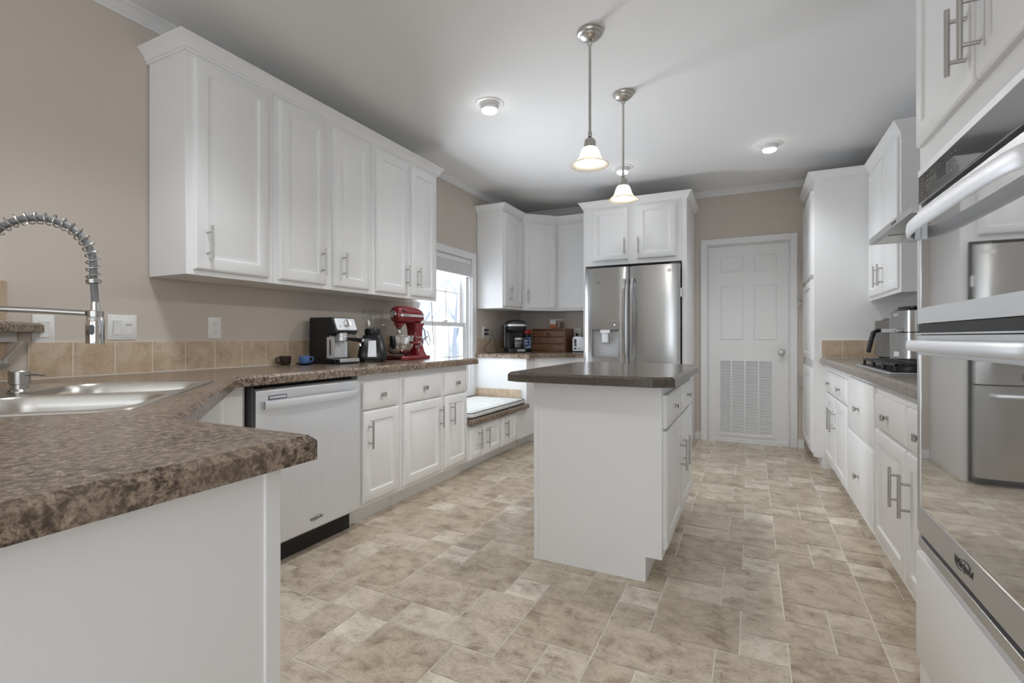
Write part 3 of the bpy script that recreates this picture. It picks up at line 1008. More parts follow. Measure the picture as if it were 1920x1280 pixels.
# switches and outlets on the walls
def plate(name, label, cat, loc, rz, w, h, kinds, tilt=0.):
    """wall plate: local x across, z up, faces -y"""
    r = thing(name, label, cat, loc, rz, 'white wall plates')
    pl = obj('plate', MB().rings([[(-w / 2, 0, -h / 2), (w / 2, 0, -h / 2), (w / 2, 0, h / 2), (-w / 2, 0, h / 2)], [(-w / 2, -.003, -h / 2), (w / 2, -.003, -h / 2), (w / 2, -.003, h / 2), (-w / 2, -.003, h / 2)],
             [(-w / 2 + .005, -.006, -h / 2 + .005), (w / 2 - .005, -.006, -h / 2 + .005), (w / 2 - .005, -.006, h / 2 - .005), (-w / 2 + .005, -.006, h / 2 - .005)]]), 'wplastic', r)
    n = len(kinds)
    for k, kd in enumerate(kinds):
        cx = (k - (n - 1) / 2) * .046
        if kd == 'rocker':
            mb = MB().extr([(-.006, -.033), (-.0085, -.033), (-.0075, 0), (-.0115, .033), (-.006, .033)], 'x', cx - .0165, cx + .0165)
            obj('rocker', mb, 'wplastic', r, bevel=.001, segs=1)
        elif kd == 'dimmer':
            obj('dimmer_slot', MB().box(cx - .0135, cx + .0135, -.0072, -.006, -.029, .029), 'wplastic', r, bevel=.001, segs=1)
            obj('dimmer_slider', MB().box(cx - .012, cx + .012, -.0125, -.0072, .014, .024), 'wplastic', r, bevel=.001, segs=1)
        else:
            for z in (-.0205, .0205):
                mb = MB()
                mb.rings([[(cx + .017 * cos(2 * pi * t / 20), y, z + .0155 * sin(2 * pi * t / 20)) for t in range(20)] for y in (-.006, -.0078)])
                ro = obj('receptacle', mb, 'wplastic', r)
                mb = MB()
                for dx in (-.006, .006): mb.box(cx + dx - .001, cx + dx + .001, -.0081, -.0077, z - .001, z + .008)
                mb.cyl((cx, -.0077, z - .008), (cx, -.0081, z - .008), .0024, seg=10)
                obj('slots', mb, 'text_dark', ro)
    for k in range(n):
        cx = (k - (n - 1) / 2) * .046
        for z in ((0,) if kinds[k] == 'outlet' else (-.048, .048)):
            obj('screw', MB().cyl((cx, -.0058, z), (cx, -.0068, z), .0028, seg=10), 'wplastic', pl)
    r.rotation_euler = (0, tilt, rz) if tilt else (0, 0, rz)
    return r
plate('light_switch', 'single white rocker switch, leaning beside the brown ledge near the faucet', 'light switch', (XL + .0006, .948, 1.1135), R90, .070, .114, ['rocker'])
plate('light_switch', 'white double plate with rocker and dimmer on the wall above the sink tiles', 'light switch', (XL + .0006, 1.225, 1.125), R90, .116, .114, ['rocker', 'dimmer'])
plate('wall_outlet', 'white outlet with nothing plugged in, below the long left wall cabinets', 'outlet', (XL + .0006, 1.651, 1.130), R90, .072, .114, ['outlet'])
plate('wall_outlet', 'white outlet with two black plugs beside the coffee maker', 'outlet', (XL + .0006, 4.585, 1.134), R90, .072, .114, ['outlet'])
plate('wall_outlet', 'white outlet on the back wall above the toaster', 'outlet', (-1.833, YB - .0006, 1.130), 0, .072, .114, ['outlet'])

# ================================================================== window seat
ws = cabinet('bench_cabinet', 'low white window seat cabinet with three doors below the cushion', 'cabinet', (FXB, 3.296, 0), R90, 1.090, .566, 0, .3855, (.085, .10), None,
             [('door', .02, .208, .108, .372, (.155, .256)), ('door', .226, .548, .108, .372, (.280, .256)), ('door', .566, .886, .108, .372, (.632, .256))])
st_ = obj('bench_countertop', slab([(-1.952, 3.2965), (-1.952, 4.386), (XL + .009, 4.386), (XL + .009, 3.2965)], .386, .420, .4295), 'lam', smooth=False)
tag(st_, 'dark brown stone-look top of the window seat under the cushion', 'countertop')
cu = thing('seat_cushion', 'pale patterned cushion with dark piping on the window seat', 'cushion', (-2.27, 3.85, .430))
mb = MB()
hx, hy = .285, .515
def cr(i, z, n=4): return [(x, y, z) for x, y in rrect(hx - i, hy - i, .03, n)]
mb.rings([cr(.012, .0005), cr(.0, .010), cr(-.003, .022), cr(.0, .038), cr(.012, .046), cr(.06, .051), cr(.16, .052)])
obj('cover', mb, 'cushion', cu)
obj('piping', MB().tube([(x, y, .0425) for x, y in rrect(hx - .003, hy - .003, .03, 4)], .0035, 6, closed=True), 'piping', cu)
obj('piping', MB().tube([(x, y, .0060) for x, y in rrect(hx - .003, hy - .003, .03, 4)], .0035, 6, closed=True), 'piping', cu)

# ================================================================== corner base and its counter
cb = thing('corner_base_cabinet', 'white corner base cabinet with blank end panel behind the window seat', 'cabinet', (0, 0, 0))
mb = MB()
cpoly = [(-1.985, 4.392), (-1.985, 4.60), (-1.655, 4.93), (-1.538, 4.93), (-1.538, 5.50), (XL + .012, 5.50), (XL + .012, 4.392)]
mb.prism(cpoly, .105, BZ1)
mb.prism([(-2.075, 4.393), (-2.075, 4.64), (-1.69, 5.02), (-1.54, 5.02), (-1.54, 5.49), (XL + .013, 5.49), (XL + .013, 4.393)], 0, .105)
obj('body', mb, 'white', cb, bevel=.0015, segs=1)
o = obj('drawer', panel_mesh(.40, .156, raised=False), 'white', cb, (-1.985 + .02, 4.60 + .02, .662), (0, 0, radians(45)))
inst('knob', knob_mesh(), o, (.2, -.02, .078))
o = obj('door', panel_mesh(.40, .522), 'white', cb, (-1.985 + .02, 4.60 + .02, .13), (0, 0, radians(45)))
inst('handle', handle_mesh(), o, (.36, -.02, .385))
cct = obj('corner_countertop', slab([(-1.948, 4.372), (-1.948, 4.585), (-1.637, 4.896), (-1.5385, 4.896), (-1.5385, 5.505), (XL + .0095, 5.505), (XL + .0095, 4.372)]), 'lam', smooth=False)
tag(cct, 'short brown stone-look countertop in the far corner under the coffee maker and bread box', 'countertop')

# ================================================================== refrigerator
rf = thing('refrigerator', 'stainless steel two-door refrigerator with ice dispenser', 'refrigerator', (-1.478, 4.66, 0))
FW = .895
obj('body', MB().box(.012, FW - .012, .075, .76, .02, 1.74), 'dk_grey', rf)
def door_front(mb, x0, x1, z0, z1, hole=None, bow=.012):
    """fridge door with softly curved edges, optional rectangular pocket"""
    if not hole:
        n = 10
        pts = [(x0, .068), (x0, .02)] + [(x0 + (x1 - x0) * k / n, .02 - .02 * (1 - (2 * k / n - 1) ** 6)) for k in range(n + 1)] + [(x1, .02), (x1, .068)]
        mb.prism(pts, z0, z1)
    else:
        a, b, c, d = hole
        n = 8
        def piece(u0, u1, w0, w1, y1=.068, base=0.):
            pts = [(u0, y1)]
            for k in range(n + 1):
                u = u0 + (u1 - u0) * k / n
                tt = 2 * (u - x0) / (x1 - x0) - 1
                pts.append((u, .02 - .02 * (1 - tt ** 6) + base))
            pts.append((u1, y1))
            mb.prism(pts, w0, w1)
        piece(x0, a, z0, z1); piece(b, x1, z0, z1); piece(a, b, z0, c); piece(a, b, d, z1); 
        mb.box(a, b, .05, .068, c, d)
mb = MB(); door_front(mb, 0, .431, .74, 1.752, (.078, .338, .888, 1.155))
ld = obj('left_door', mb, 'steel', rf, ang=30)
mb = MB(); door_front(mb, .439, FW, .74, 1.752)
rd = obj('right_door', mb, 'steel', rf, ang=30)
mb = MB(); door_front(mb, 0, FW, .06, .73)
fz = obj('freezer_drawer', mb, 'steel', rf, ang=30)
obj('handle', MB().tube([(.08, 0, .66), (.09, -.045, .66), (.45, -.055, .66), (FW - .09, -.045, .66), (FW - .08, 0, .66)], .013, 10), 'steel_lt', fz)
def fridge_handle(par, x):
    mb = MB()
    n = 20
    rs = []
    for k in range(n + 1):
        t = k / n
        z = .79 + t * .845
        y = -.012 - .052 * sin(pi * t) ** .6
        w = .017
        rs.append([(x - w, y + .004, z), (x - w * .7, y - .008, z), (x + w * .7, y - .008, z), (x + w, y + .004, z), (x + w * .7, y + .012, z), (x - w * .7, y + .012, z)])
    mb.rings(rs)
    mb.box(x - .014, x + .014, -.012, .004, .79, .83).box(x - .014, x + .014, -.012, .004, 1.595, 1.635)
    return obj('handle', mb, 'steel', par, ang=50)
fridge_handle(ld, .395); fridge_handle(rd, .472)
dp = obj('dispenser_frame', MB().box(.070, .078, -.004, .004, .882, 1.232).box(.338, .346, -.004, .004, .882, 1.232).box(.078, .338, -.004, .004, .882, .890).box(.070, .346, -.005, .004, 1.152, 1.236), 'steel', ld, bevel=.0015)
obj('dispenser_recess', MB().box(.0785, .3375, .045, .0497, .8885, 1.1515), 'recess_grey', dp)
obj('indicator_light', MB().cyl((.300, -.005, 1.197), (.300, -.0065, 1.197), .005, seg=12), mat('indicator_glow', (1, 1, 1), .4, emis=(.8, .9, 1), est=2.), dp)
obj('chute', MB().box(.160, .255, -.002, .044, 1.118, 1.151), 'steel_lt', dp, bevel=.002)
obj('paddle', MB().box(.172, .235, .012, .022, 1.028, 1.118).box(.182, .225, .008, .012, 1.04, 1.11), 'steel_lt', dp, bevel=.002)
obj('paddle_lever', MB().box(.240, .256, .016, .03, 1.02, 1.118), 'chrome', dp, bevel=.002)
text('logo', 'LG', .034, 'text_light', rd, (.845, -.0016, 1.694), (R90, 0, 0))
obj('logo_disc', MB().cyl((.805, .0006, 1.694), (.805, -.002, 1.694), .016, seg=20), 'text_light', rd)
em = MB()
em.extr([(.128, 1.618), (.150, 1.611), (.160, 1.618), (.152, 1.606), (.138, 1.604)], 'y', -.002, .0006)
obj('emblem', em, 'text_dark', ld)
obj('hinge_cover', MB().box(FW - .09, FW - .005, .03, .11, 1.7525, 1.768), 'dk_grey', rf, bevel=.003)
obj('door_latch', MB().box(FW + .0005, FW + .012, .03, .07, 1.45, 1.53), 'wplastic', rd, bevel=.002)

# ================================================================== island
ic = thing('island_cabinet', 'white kitchen island cabinet with drawers and doors facing right', 'island', (-.347, 0, 0), -R90)
IY0, IY1 = 2.198, 3.215
def iy(y): return -y     # local x of the island cabinet = -world y (it faces +x after turning): see fronts below
ic.rotation_euler = (0, 0, R90)
mb = MB()
mb.extr([(0, .11), (.07, .11), (.07, 0), (.585, 0), (.585, BZ1), (0, BZ1)], 'x', IY0, IY1)
obj('body', mb, 'white', ic, bevel=.0015, segs=1)
obj('corner_post', MB().box(IY0 - .004, IY0 + .03, .583, .606, 0, BZ1), 'white', ic, bevel=.002)
for a, b, hx_ in ((2.220, 2.690, 2.640), (2.722, 3.192, 2.775)):
    front(ic, 'drawer', a, b, .680, .826, ((a + b) / 2, .752))
    front(ic, 'door', a, b, .150, .668, (hx_, .478))
ipoly = [(-.998, 2.103), (-.372, 2.103), (-.287, 2.150), (-.287, 3.185), (-.352, 3.25), (-1.002, 3.25), (-1.067, 3.19), (-1.067, 2.138)]
it = obj('island_countertop', slab(ipoly), 'lam_island', smooth=False)
tag(it, 'dark brown island countertop with clipped corners', 'countertop')

# ================================================================== right side
RFX = .545
R_ = -R90
def rc(y0, y): return y0 - y          # local x of a cabinet facing -x that starts at world y0
def rcab(name, label, y0, y1, fr, **k):
    fs_ = []
    for kind, ya, yb, z0, z1, p in fr:
        fs_.append((kind, rc(y0, yb), rc(y0, ya), z0, z1, (rc(y0, p[0]), p[1])))
    return cabinet(name, label, 'cabinet', (k.get('x', RFX), y0, 0), R_, y0 - y1, k.get('d', .61), k.get('z0', 0), k.get('z1', BZ1), k.get('toe', (.075, .105)), k.get('group', 'white base cabinets'), fs_)
rcab('base_cabinet', 'white base cabinet with two drawers and two doors next to the tall pantry', 4.7345, 3.575, [
    ('drawer', 4.10, 4.545, .662, .818, (4.32, .735)), ('drawer', 3.605, 4.08, .662, .818, (3.84, .735)),
    ('door', 4.10, 4.545, .135, .652, (4.150, .497)), ('door', 3.605, 4.08, .135, .652, (4.030, .497))])
rcab('base_cabinet', 'white base cabinet of two deep drawers below the cooktop', 3.573, 2.858, [
    ('drawer', 2.878, 3.553, .545, .843, (3.215, .690)), ('drawer', 2.878, 3.553, .148, .530, (3.215, .325))])
rcab('base_cabinet', 'white base cabinet beside the oven tower with a drawer over each door', 2.856, 1.921, [
    ('drawer', 2.330, 2.836, .662, .818, (2.585, .735)), ('drawer', 1.935, 2.312, .662, .818, (2.12, .735)),
    ('door', 2.330, 2.836, .150, .650, (2.390, .490)), ('door', 1.935, 2.312, .150, .650, (2.254, .490))])
rt = obj('right_countertop', slab([(.508, 1.921), (1.1515, 1.921), (1.1515, 4.726), (.508, 4.726)]), 'lam_right', smooth=False)
tag(rt, 'grey brown countertop on the right holding the cooktop', 'countertop')

rcab('pantry_cabinet', 'tall white pantry cabinet with three stacked doors beside the white door', 5.508, 4.735, [
    ('door', 4.775, 5.49, 1.600, 2.300, (5.44, 1.775)), ('door', 4.775, 5.49, .890, 1.560, (5.44, 1.45)), ('door', 4.775, 5.49, .120, .820, (5.44, .640))],
    x=.469, d=.688, z1=2.39, group=None, toe=(.06, .09))
rcab('wall_cabinet', 'white two-door wall cabinet behind the range hood on the right', 4.7335, 3.846, [
    ('door', 4.300, 4.70, 1.391, 2.352, (4.345, 1.517)), ('door', 3.872, 4.272, 1.391, 2.352, (4.225, 1.517))],
    x=.850, d=.305, z0=UZ0, z1=UZ1, toe=None, group='white wall cabinets')
cab_crown('white crown molding along the pantry and right wall cabinet', [(.4685, 5.512, -1, 0), (.4685, 4.7345, -1, -1), (.8495, 4.7345, -1, -1), (.8495, 3.8455, -1, -1), (1.155, 3.8455, 0, -1)])

# oven tower: panels round a cavity
TY0, TY1 = 1.915, .955
tw_ = thing('oven_tower', 'tall white cabinet tower around the wall ovens at the right edge', 'cabinet', (.470, TY0, 0), R_)
Wt = TY0 - TY1
OX0, OX1, OZ0, OZ1 = .082, .858, .470, 1.575
mb = MB()
mb.box(0, .02, 0, .685, 0, UZ1).box(Wt - .02, Wt, 0, .685, 0, UZ1).box(.02, Wt - .02, .66, .685, 0, UZ1)
mb.box(.02, Wt - .02, 0, .66, OZ1, UZ1).box(.02, Wt - .02, 0, .66, .0, OZ0)
mb.box(.02, OX0, 0, .02, OZ0, OZ1).box(OX1, Wt - .02, 0, .02, OZ0, OZ1)
obj('body', mb, 'white', tw_, bevel=.0015, segs=1)
front(tw_, 'door', .035, .468, 1.655, 2.352, (.424, 1.776))
front(tw_, 'door', .475, .925, 1.655, 2.352, (.503, 1.776))
o = front(tw_, 'drawer', .035, .925, .115, .435, None)
inst('knob', knob_mesh(), o, (.445, -.02, .157))
cab_crown('white crown molding on top of the oven tower', [(1.15, TY0 + .0005, 0, 1), (.4695, TY0 + .0005, -1, 1), (.4695, TY1 - .0005, -1, -1), (1.15, TY1 - .0005, 0, -1)])

# wall oven: microwave above, oven below; local x to the right, front plane at y = 0
ov = thing('wall_oven', 'stainless microwave and oven stack built into the tower on the right', 'oven', (.440, 1.820, 0), R_)
OW = .757
obj('body', MB().box(-.008, OW + .008, .052, .60, .478, 1.565), 'dk_grey', ov)
obj('trim_frame', MB().box(-.006, .012, .006, .0285, .482, 1.552).box(OW - .012, OW + .006, .006, .0285, .482, 1.552).box(-.006, OW + .006, .003, .0285, 1.552, 1.570).box(.012, OW - .012, .0, .0285, .474, .502), 'steel_h', ov, bevel=.0015)
obj('cavity_front', MB().box(.012, OW - .012, .0225, .0285, .502, 1.552), 'dgap', ov)
cp = obj('control_panel', MB().box(.012, OW - .012, .0, .022, 1.466, 1.552), 'steel_h', ov, bevel=.002)
obj('control_glass', MB().box(.020, OW - .014, -.0016, .0004, 1.467, 1.546), 'bglass_dk', cp, bevel=.001)
mb = MB()
for r_ in range(4):
    for c_ in range(3): mb.box(.10 + c_ * .020, .108 + c_ * .020, -.0021, -.0016, 1.486 + r_ * .013, 1.489 + r_ * .013)
    for c_ in range(3): mb.box(.26 + c_ * .022, .267 + c_ * .022, -.0021, -.0016, 1.486 + r_ * .013, 1.489 + r_ * .013)
for c_ in range(6): mb.box(.045, .06 + .004 * (c_ % 3), -.0021, -.0016, 1.484 + c_ * .009, 1.486 + c_ * .009)
obj('button_print', mb, 'text_grey', cp)
obj('display', MB().box(.175, .235, -.0021, -.0016, 1.492, 1.522), mat('display_face', (.02, .03, .035), .1), cp)
def oven_door(nm, z0, z1, gz0, gz1, hz, hh, bow):
    mb = MB()
    gx0, gx1 = .024, OW - .024
    mb.box(0, OW, .0, .022, z0, gz0).box(0, OW, .0, .022, gz1, z1).box(0, gx0, .0, .022, gz0, gz1).box(gx1, OW, .0, .022, gz0, gz1)
    d_ = obj(nm, mb, 'steel_h', ov, bevel=.0012, segs=1)
    obj('glass', MB().box(gx0 - .001, gx1 + .001, .0022, .012, gz0 - .001, gz1 + .001), 'bglass', d_)
    hm_ = MB()
    n = 28
    rs = []
    for k in range(n + 1):
        t = k / n
        x = .008 + t * (OW - .016)
        s = sin(pi * t)
        y = -.004 - bow * min(1, (1 - abs(2 * t - 1) ** 7) ** .6) - bow * .12 * s
        zc = hz
        th = .0065
        rs.append([(x, y - th, zc + hh * .38), (x, y - th * 1.25, zc), (x, y - th, zc - hh * .38), (x, y - th * .4, zc - hh * .5), (x, y + th * .5, zc - hh * .42), (x, y + th * .5, zc + hh * .42), (x, y - th * .4, zc + hh * .5)])
    hm_.rings(rs)
    hm_.box(.006, .030, -.012, .0015, hz - hh * .5, hz + hh * .5).box(OW - .030, OW - .006, -.012, .0015, hz - hh * .5, hz + hh * .5)
    obj('handle', hm_, 'steel_lt', d_, ang=45)
    return d_
oven_door('microwave_door', 1.120, 1.452, 1.166, 1.425, 1.386, .042, .036)
od = oven_door('oven_door', .516, 1.088, .592, 1.030, 1.058, .030, .036)
obj('vent_slot', MB().box(.02, OW - .02, -.001, .02, 1.0895, 1.1185), 'black_matte', ov)
obj('vent_lip', MB().box(.0, OW, -.004, .018, 1.0895, 1.0935), 'steel_h', ov)
text('logo', 'Whirlpool', .026, 'text_dark', od, (OW * .46, -.0008, .553), (R90, 0, 0), shear=.25)
el = MB()
el.tube([(OW * .46 + .040 * cos(a) + .008 * sin(a), -.001, .554 + .014 * sin(a) + .006 * cos(a)) for a in [2 * pi * k / 32 for k in range(32)]], .0009, 6, closed=True)
obj('logo_swoosh', el, 'text_dark', od)

# range hood
hd = thing('range_hood', 'stainless steel range hood on the right wall above the cooktop', 'range hood', (.633, 3.557, 1.628), R_)
HW = .842
mb = MB()
mb.rings([[(0, 0, 0), (HW, 0, 0), (HW, .524, 0), (0, .524, 0)], [(0, 0, .034), (HW, 0, .034), (HW, .524, .034), (0, .524, .034)], [(.0, .30, .10), (HW, .30, .10), (HW, .524, .10), (0, .524, .10)]])
ho = obj('canopy', mb, 'steel_h', hd, bevel=.001, segs=1)
obj('control_strip', MB().box(.52, .60, -.0015, .0005, .012, .022), 'black', hd)
for k in (0, 1):
    fl = obj('grease_filter', MB().box(.03 + k * .40, .41 + k * .40, .14, .46, -.006, -.0005), 'steel_lt', hd, bevel=.001, segs=1)
    obj('filter_latch', MB().box(.18 + k * .40, .25 + k * .40, .17, .19, -.010, -.006), 'black', fl)
obj('light_lens', MB().box(.06, .30, .03, .10, -.004, -.0005), 'wplastic', hd)

# cooktop
ck = thing('gas_cooktop', 'black gas cooktop with cast iron grates on the right counter', 'cooktop', (.56, 3.50, CT2 + .0006), R_)
CW, CD = .745, .50
obj('tray', MB().rbox(0, CW, 0, CD, 0, .007, .012), 'steel_h', ck)
obj('burner_deck', MB().rbox(.012, CW - .012, .012, CD - .012, .0072, .011, .01), 'black', ck)
for k in range(5):
    bx_, by_ = ((.15, .14), (.15, .36), (.37, .25), (.59, .14), (.59, .36))[k]
    bu = obj('burner', MB().lathe([(.045, .0115), (.045, .018), (.032, .020), (.032, .026), (.026, .028)], (bx_, by_, 0), 20), 'iron', ck)
for k in range(3):
    x0 = .02 + k * .237
    g_ = MB()
    w_ = .231
    for y in (.03, CD - .04): g_.box(x0, x0 + w_, y, y + .011, .034, .046)
    for x in (x0, x0 + w_ - .011): g_.box(x, x + .011, .03, CD - .029, .034, .046)
    for x in (x0 + .07, x0 + .115, x0 + .16): g_.box(x - .004, x + .005, .03, CD - .03, .037, .048)
    for y in (.14, .25, .36): g_.box(x0, x0 + w_, y - .005, y + .005, .037, .048)
    for x in (x0, x0 + w_ - .013):
        for y in (.03, .245, CD - .042): g_.box(x, x + .013, y, y + .013, .0112, .036)
    obj('grate', g_, 'iron', ck, bevel=.0012, segs=1)

# air fryers
def fryer(name, label, loc, rz, w, d, h, second):
    r = thing(name, label, 'air fryer', loc, rz, None)
    b = MB()
    prof = [(-.0, .008), (.004, .02)]
    def rr(i, z, rad=.06): return [(x, y + d / 2, z) for x, y in rrect(w / 2 - i, d / 2 - i, rad, 5)]
    b.rings([rr(.018, .004), rr(.004, .02), rr(0, .045), rr(0, h - .05), rr(.006, h - .02), rr(.03, h)])
    obj('body', b, 'black' , r)
    return r
fa = fryer('air_fryer', 'grey air fryer with black basket handle, mostly hidden behind the steel appliance', (.84, 4.25, CT2 + .0006), radians(-70), .225, .24, .30, False)
fp_ = MB()
fp_.rings([[(x, y * .35 + .03, z) for x, y in rrect(.1135, .10, .055, 5)] for z in (.03, .285)])
obj('front_shell', fp_, 'steel_dk', fa)
hb_ = MB()
hb_.tube([(.0, .0, .215), (.0, -.045, .214), (.0, -.066, .20), (.0, -.085, .13), (.0, -.10, .06)], [.014, .014, .016, .015, .013], 10)
obj('basket_handle', hb_, 'black', fa)
fb = fryer('steel_air_fryer', 'tall stainless countertop fryer with bar handle beside the oven tower', (.855, 3.91, CT2 + .0006), radians(-70), .25, .27, .355, True)
sh_ = MB()
sh_.rings([[(x, y + .060, z) for x, y in rrect(.127, .064, .055, 6)] for z in (.02, .196)])
sh_.rings([[(x, y + .060, z) for x, y in rrect(.127, .064, .055, 6)] for z in (.202, .335)])
obj('front_shell', sh_, 'steel', fb)
obj('rating_label', MB().box(-.045, .005, -.0052, -.0035, .045, .075), 'paper', fb)
hb2 = MB()
hb2.box(-.095, .045, -.055, -.035, .196, .222).box(.025, .045, -.055, -.0035, .200, .218).box(-.095, -.075, -.055, -.0035, .200, .218)
obj('bar_handle', hb2, 'chrome', fb, bevel=.004)
obj('brand_print', MB().box(-.05, .0, -.0050, -.0036, .312, .316).box(-.05, -.012, -.0050, -.0036, .304, .308), 'text_light', fb)
obj('lid_cap', MB().rings([[(x, y + .14, z) for x, y in rrect(.10 - i, .11 - i, .05, 5)] for i, z in ((0, .3545), (.0, .362), (.03, .368))]), 'black', fb)

# ================================================================== ceiling lights
def pendant(x, y, label):
    r = thing('pendant_light', label, 'pendant lamp', (x, y, ZC), 0, 'pendants over the island')
    obj('canopy', MB().lathe([(.064, -.0005), (.064, -.008), (.060, -.016), (.050, -.020), (.048, -.028), (.034, -.038), (.012, -.044)], seg=32), 'nickel', r)
    for k in (0, 1):
        a = .6 + k * pi
    obj('canopy_screw', MB().cyl((.03, -.028, -.032), (.034, -.032, -.046), .0035, seg=8), 'nickel', r)
    obj('rod', MB().cyl((0, 0, -.04), (0, 0, -.520), .0068, seg=14), 'nickel', r)
    obj('coupling', MB().lathe([(.009, -.520), (.010, -.516), (.010, -.500), (.008, -.496)], seg=14).lathe([(.011, -.046), (.013, -.052), (.011, -.062), (.008, -.068)], seg=14), 'nickel', r)
    obj('socket_cap', MB().lathe([(.008, -.524), (.016, -.530), (.026, -.538), (.030, -.548), (.030, -.570), (.034, -.574), (.034, -.580)][::1], seg=24), 'nickel', r)
    sh2 = MB()
    prof = [(.032, -.574), (.040, -.584), (.047, -.602), (.053, -.622), (.064, -.641), (.082, -.655), (.094, -.663), (.0935, -.666), (.081, -.6585), (.062, -.645), (.0505, -.624), (.0445, -.603), (.038, -.587), (.030, -.578)]
    sh2.lathe(prof, seg=40, cap0=False, cap1=False)
    obj('shade', sh2, 'shade', r)
    bb_ = MB().lathe([(.012, -.582), (.014, -.596), (.026, -.618), (.030, -.634), (.026, -.652), (.014, -.663), (.002, -.666)], seg=24)
    obj('bulb', bb_, 'bulb', r)
    return r
pendant(-.721, 2.361, 'nickel pendant with frosted bell shade over the near end of the island')
pendant(-.717, 3.050, 'nickel pendant with frosted bell shade over the far end of the island')
def can(x, y, label, watts=10):
    r = thing('recessed_light', label, 'ceiling light', (x, y, ZC), 0, 'recessed ceiling lights')
    obj('trim_ring', MB().lathe([(.094, -.0005), (.093, -.004), (.080, -.007), (.064, -.006), (.062, -.018), (.058, -.018), (.058, -.0006)], seg=40), 'trim', r)
    obj('lamp_body', MB().lathe([(.055, -.0008), (.055, -.020), (.050, -.040)], seg=32), 'wplastic', r)
    obj('lens', MB().lathe([(.0485, -.0402), (.047, -.050), (.035, -.056), (.002, -.058)], seg=32), 'lens', r)
    d = bpy.data.lights.new('can_beam', 'SPOT'); d.energy = watts; d.spot_size = radians(125); d.spot_blend = .9; d.shadow_soft_size = .12; d.color = (.93, .965, 1)
    lo_ = bpy.data.objects.new('can_beam', d); COL.objects.link(lo_); lo_.parent = r; lo_.location = (0, 0, -.075)
    return r
can(-1.532, 2.804, 'round recessed ceiling light on the left near the long wall cabinets')
can(.132, 4.366, 'round recessed ceiling light on the right in front of the white door', 15)
can(-1.530, .95, 'added unseen ceiling light above the corner sink, brightening the left counter', 25)  # out of view, added to light the sink counter
can(-1.036, 4.379, 'round recessed ceiling light partly hidden behind the far pendant rod', 2)

# ================================================================== things on the left counter
CZ = CT2 + .0006
# espresso machine, front towards +x
es = thing('espresso_machine', 'black and steel espresso machine on the left counter', 'espresso machine', (-2.295, 2.237, CZ), R90)
EW, ED, EH = .185, .235, .292
mb = MB()
mb.extr([(.012, .0), (.012, .030), (.085, .034), (.085, .185), (.010, .195), (.006, .205), (.042, EH), (ED, EH), (ED, 0)], 'x', 0, EW)
obj('body', mb, 'black', es, bevel=.004)
obj('drip_tray', MB().box(.008, EW - .008, -.012, .084, .0005, .030), 'black', es, bevel=.003)
obj('tray_front', MB().rbox(.012, EW - .006, -.017, -.0125, .012, .034, .002), 'steel_h', es)
obj('backplate', MB().box(.02, EW - .012, .080, .0845, .036, .178), 'steel_lt', es, bevel=.004)
obj('side_plate', MB().box(-.0015, .0, .020, .082, .036, .168).box(.0, .012, .078, .0845, .036, .168), 'steel_lt', es, bevel=.001, segs=1)
obj('side_slot', MB().box(-.0024, -.0014, .048, .058, .056, .150), 'black', es)
pa = radians(22.5)
pmx = Matrix.Translation((0, .0225, .249)) @ Matrix.Rotation(-pa, 4, 'X')
pf = obj('control_panel', MB().rbox(.010, EW - .006, -.042, .040, -.004, .006, .010).xf(pmx @ Matrix.Rotation(R90, 4, 'X')), 'steel_lt', es)
dial = MB().cyl((EW / 2 + .008, -.006, .004), (EW / 2 + .008, -.022, .004), .026, .024, 24)
dial.box(EW / 2 + .003, EW / 2 + .013, -.030, -.020, -.020, .028)
dial.xf(pmx)
obj('dial', dial, 'chrome', es)
mb = MB()
for z in (-.012, -.022): mb.cyl((.040, -.006, z), (.040, -.0075, z), .0032, seg=10)
mb.xf(pmx)
obj('indicator', mb, 'dk_grey', es)
gh = MB().lathe([(.036, .196), (.036, .172), (.040, .170), (.040, .145), (.034, .140)], (EW / 2 - .005, .045, 0), 24)
gh.cyl((EW / 2 - .016, .045, .141), (EW / 2 - .016, .045, .126), .006, seg=8).cyl((EW / 2 + .006, .045, .141), (EW / 2 + .006, .045, .126), .006, seg=8)
obj('group_head', gh, 'steel_h', es)
obj('portafilter', MB().tube([(EW / 2 + .01, .005, .157), (EW / 2 + .028, -.06, .150), (EW / 2 + .036, -.095, .146)], [.010, .013, .015], 12), 'black', es)
obj('portafilter_cap', MB().tube([(EW / 2 + .036, -.095, .146), (EW / 2 + .038, -.104, .145)], [.0155, .013], 12), 'chrome', es)
stw = MB().tube([(EW - .02, .03, .19), (EW - .012, -.004, .18), (EW - .008, -.022, .13), (EW - .006, -.026, .11)], [.004, .004, .0055, .006], 8)
obj('steam_wand', stw, 'chrome', es)
obj('steam_knob', MB().cyl((EW + .0005, .05, .20), (EW + .018, .05, .20), .016, .014, 16), 'dk_grey', es)

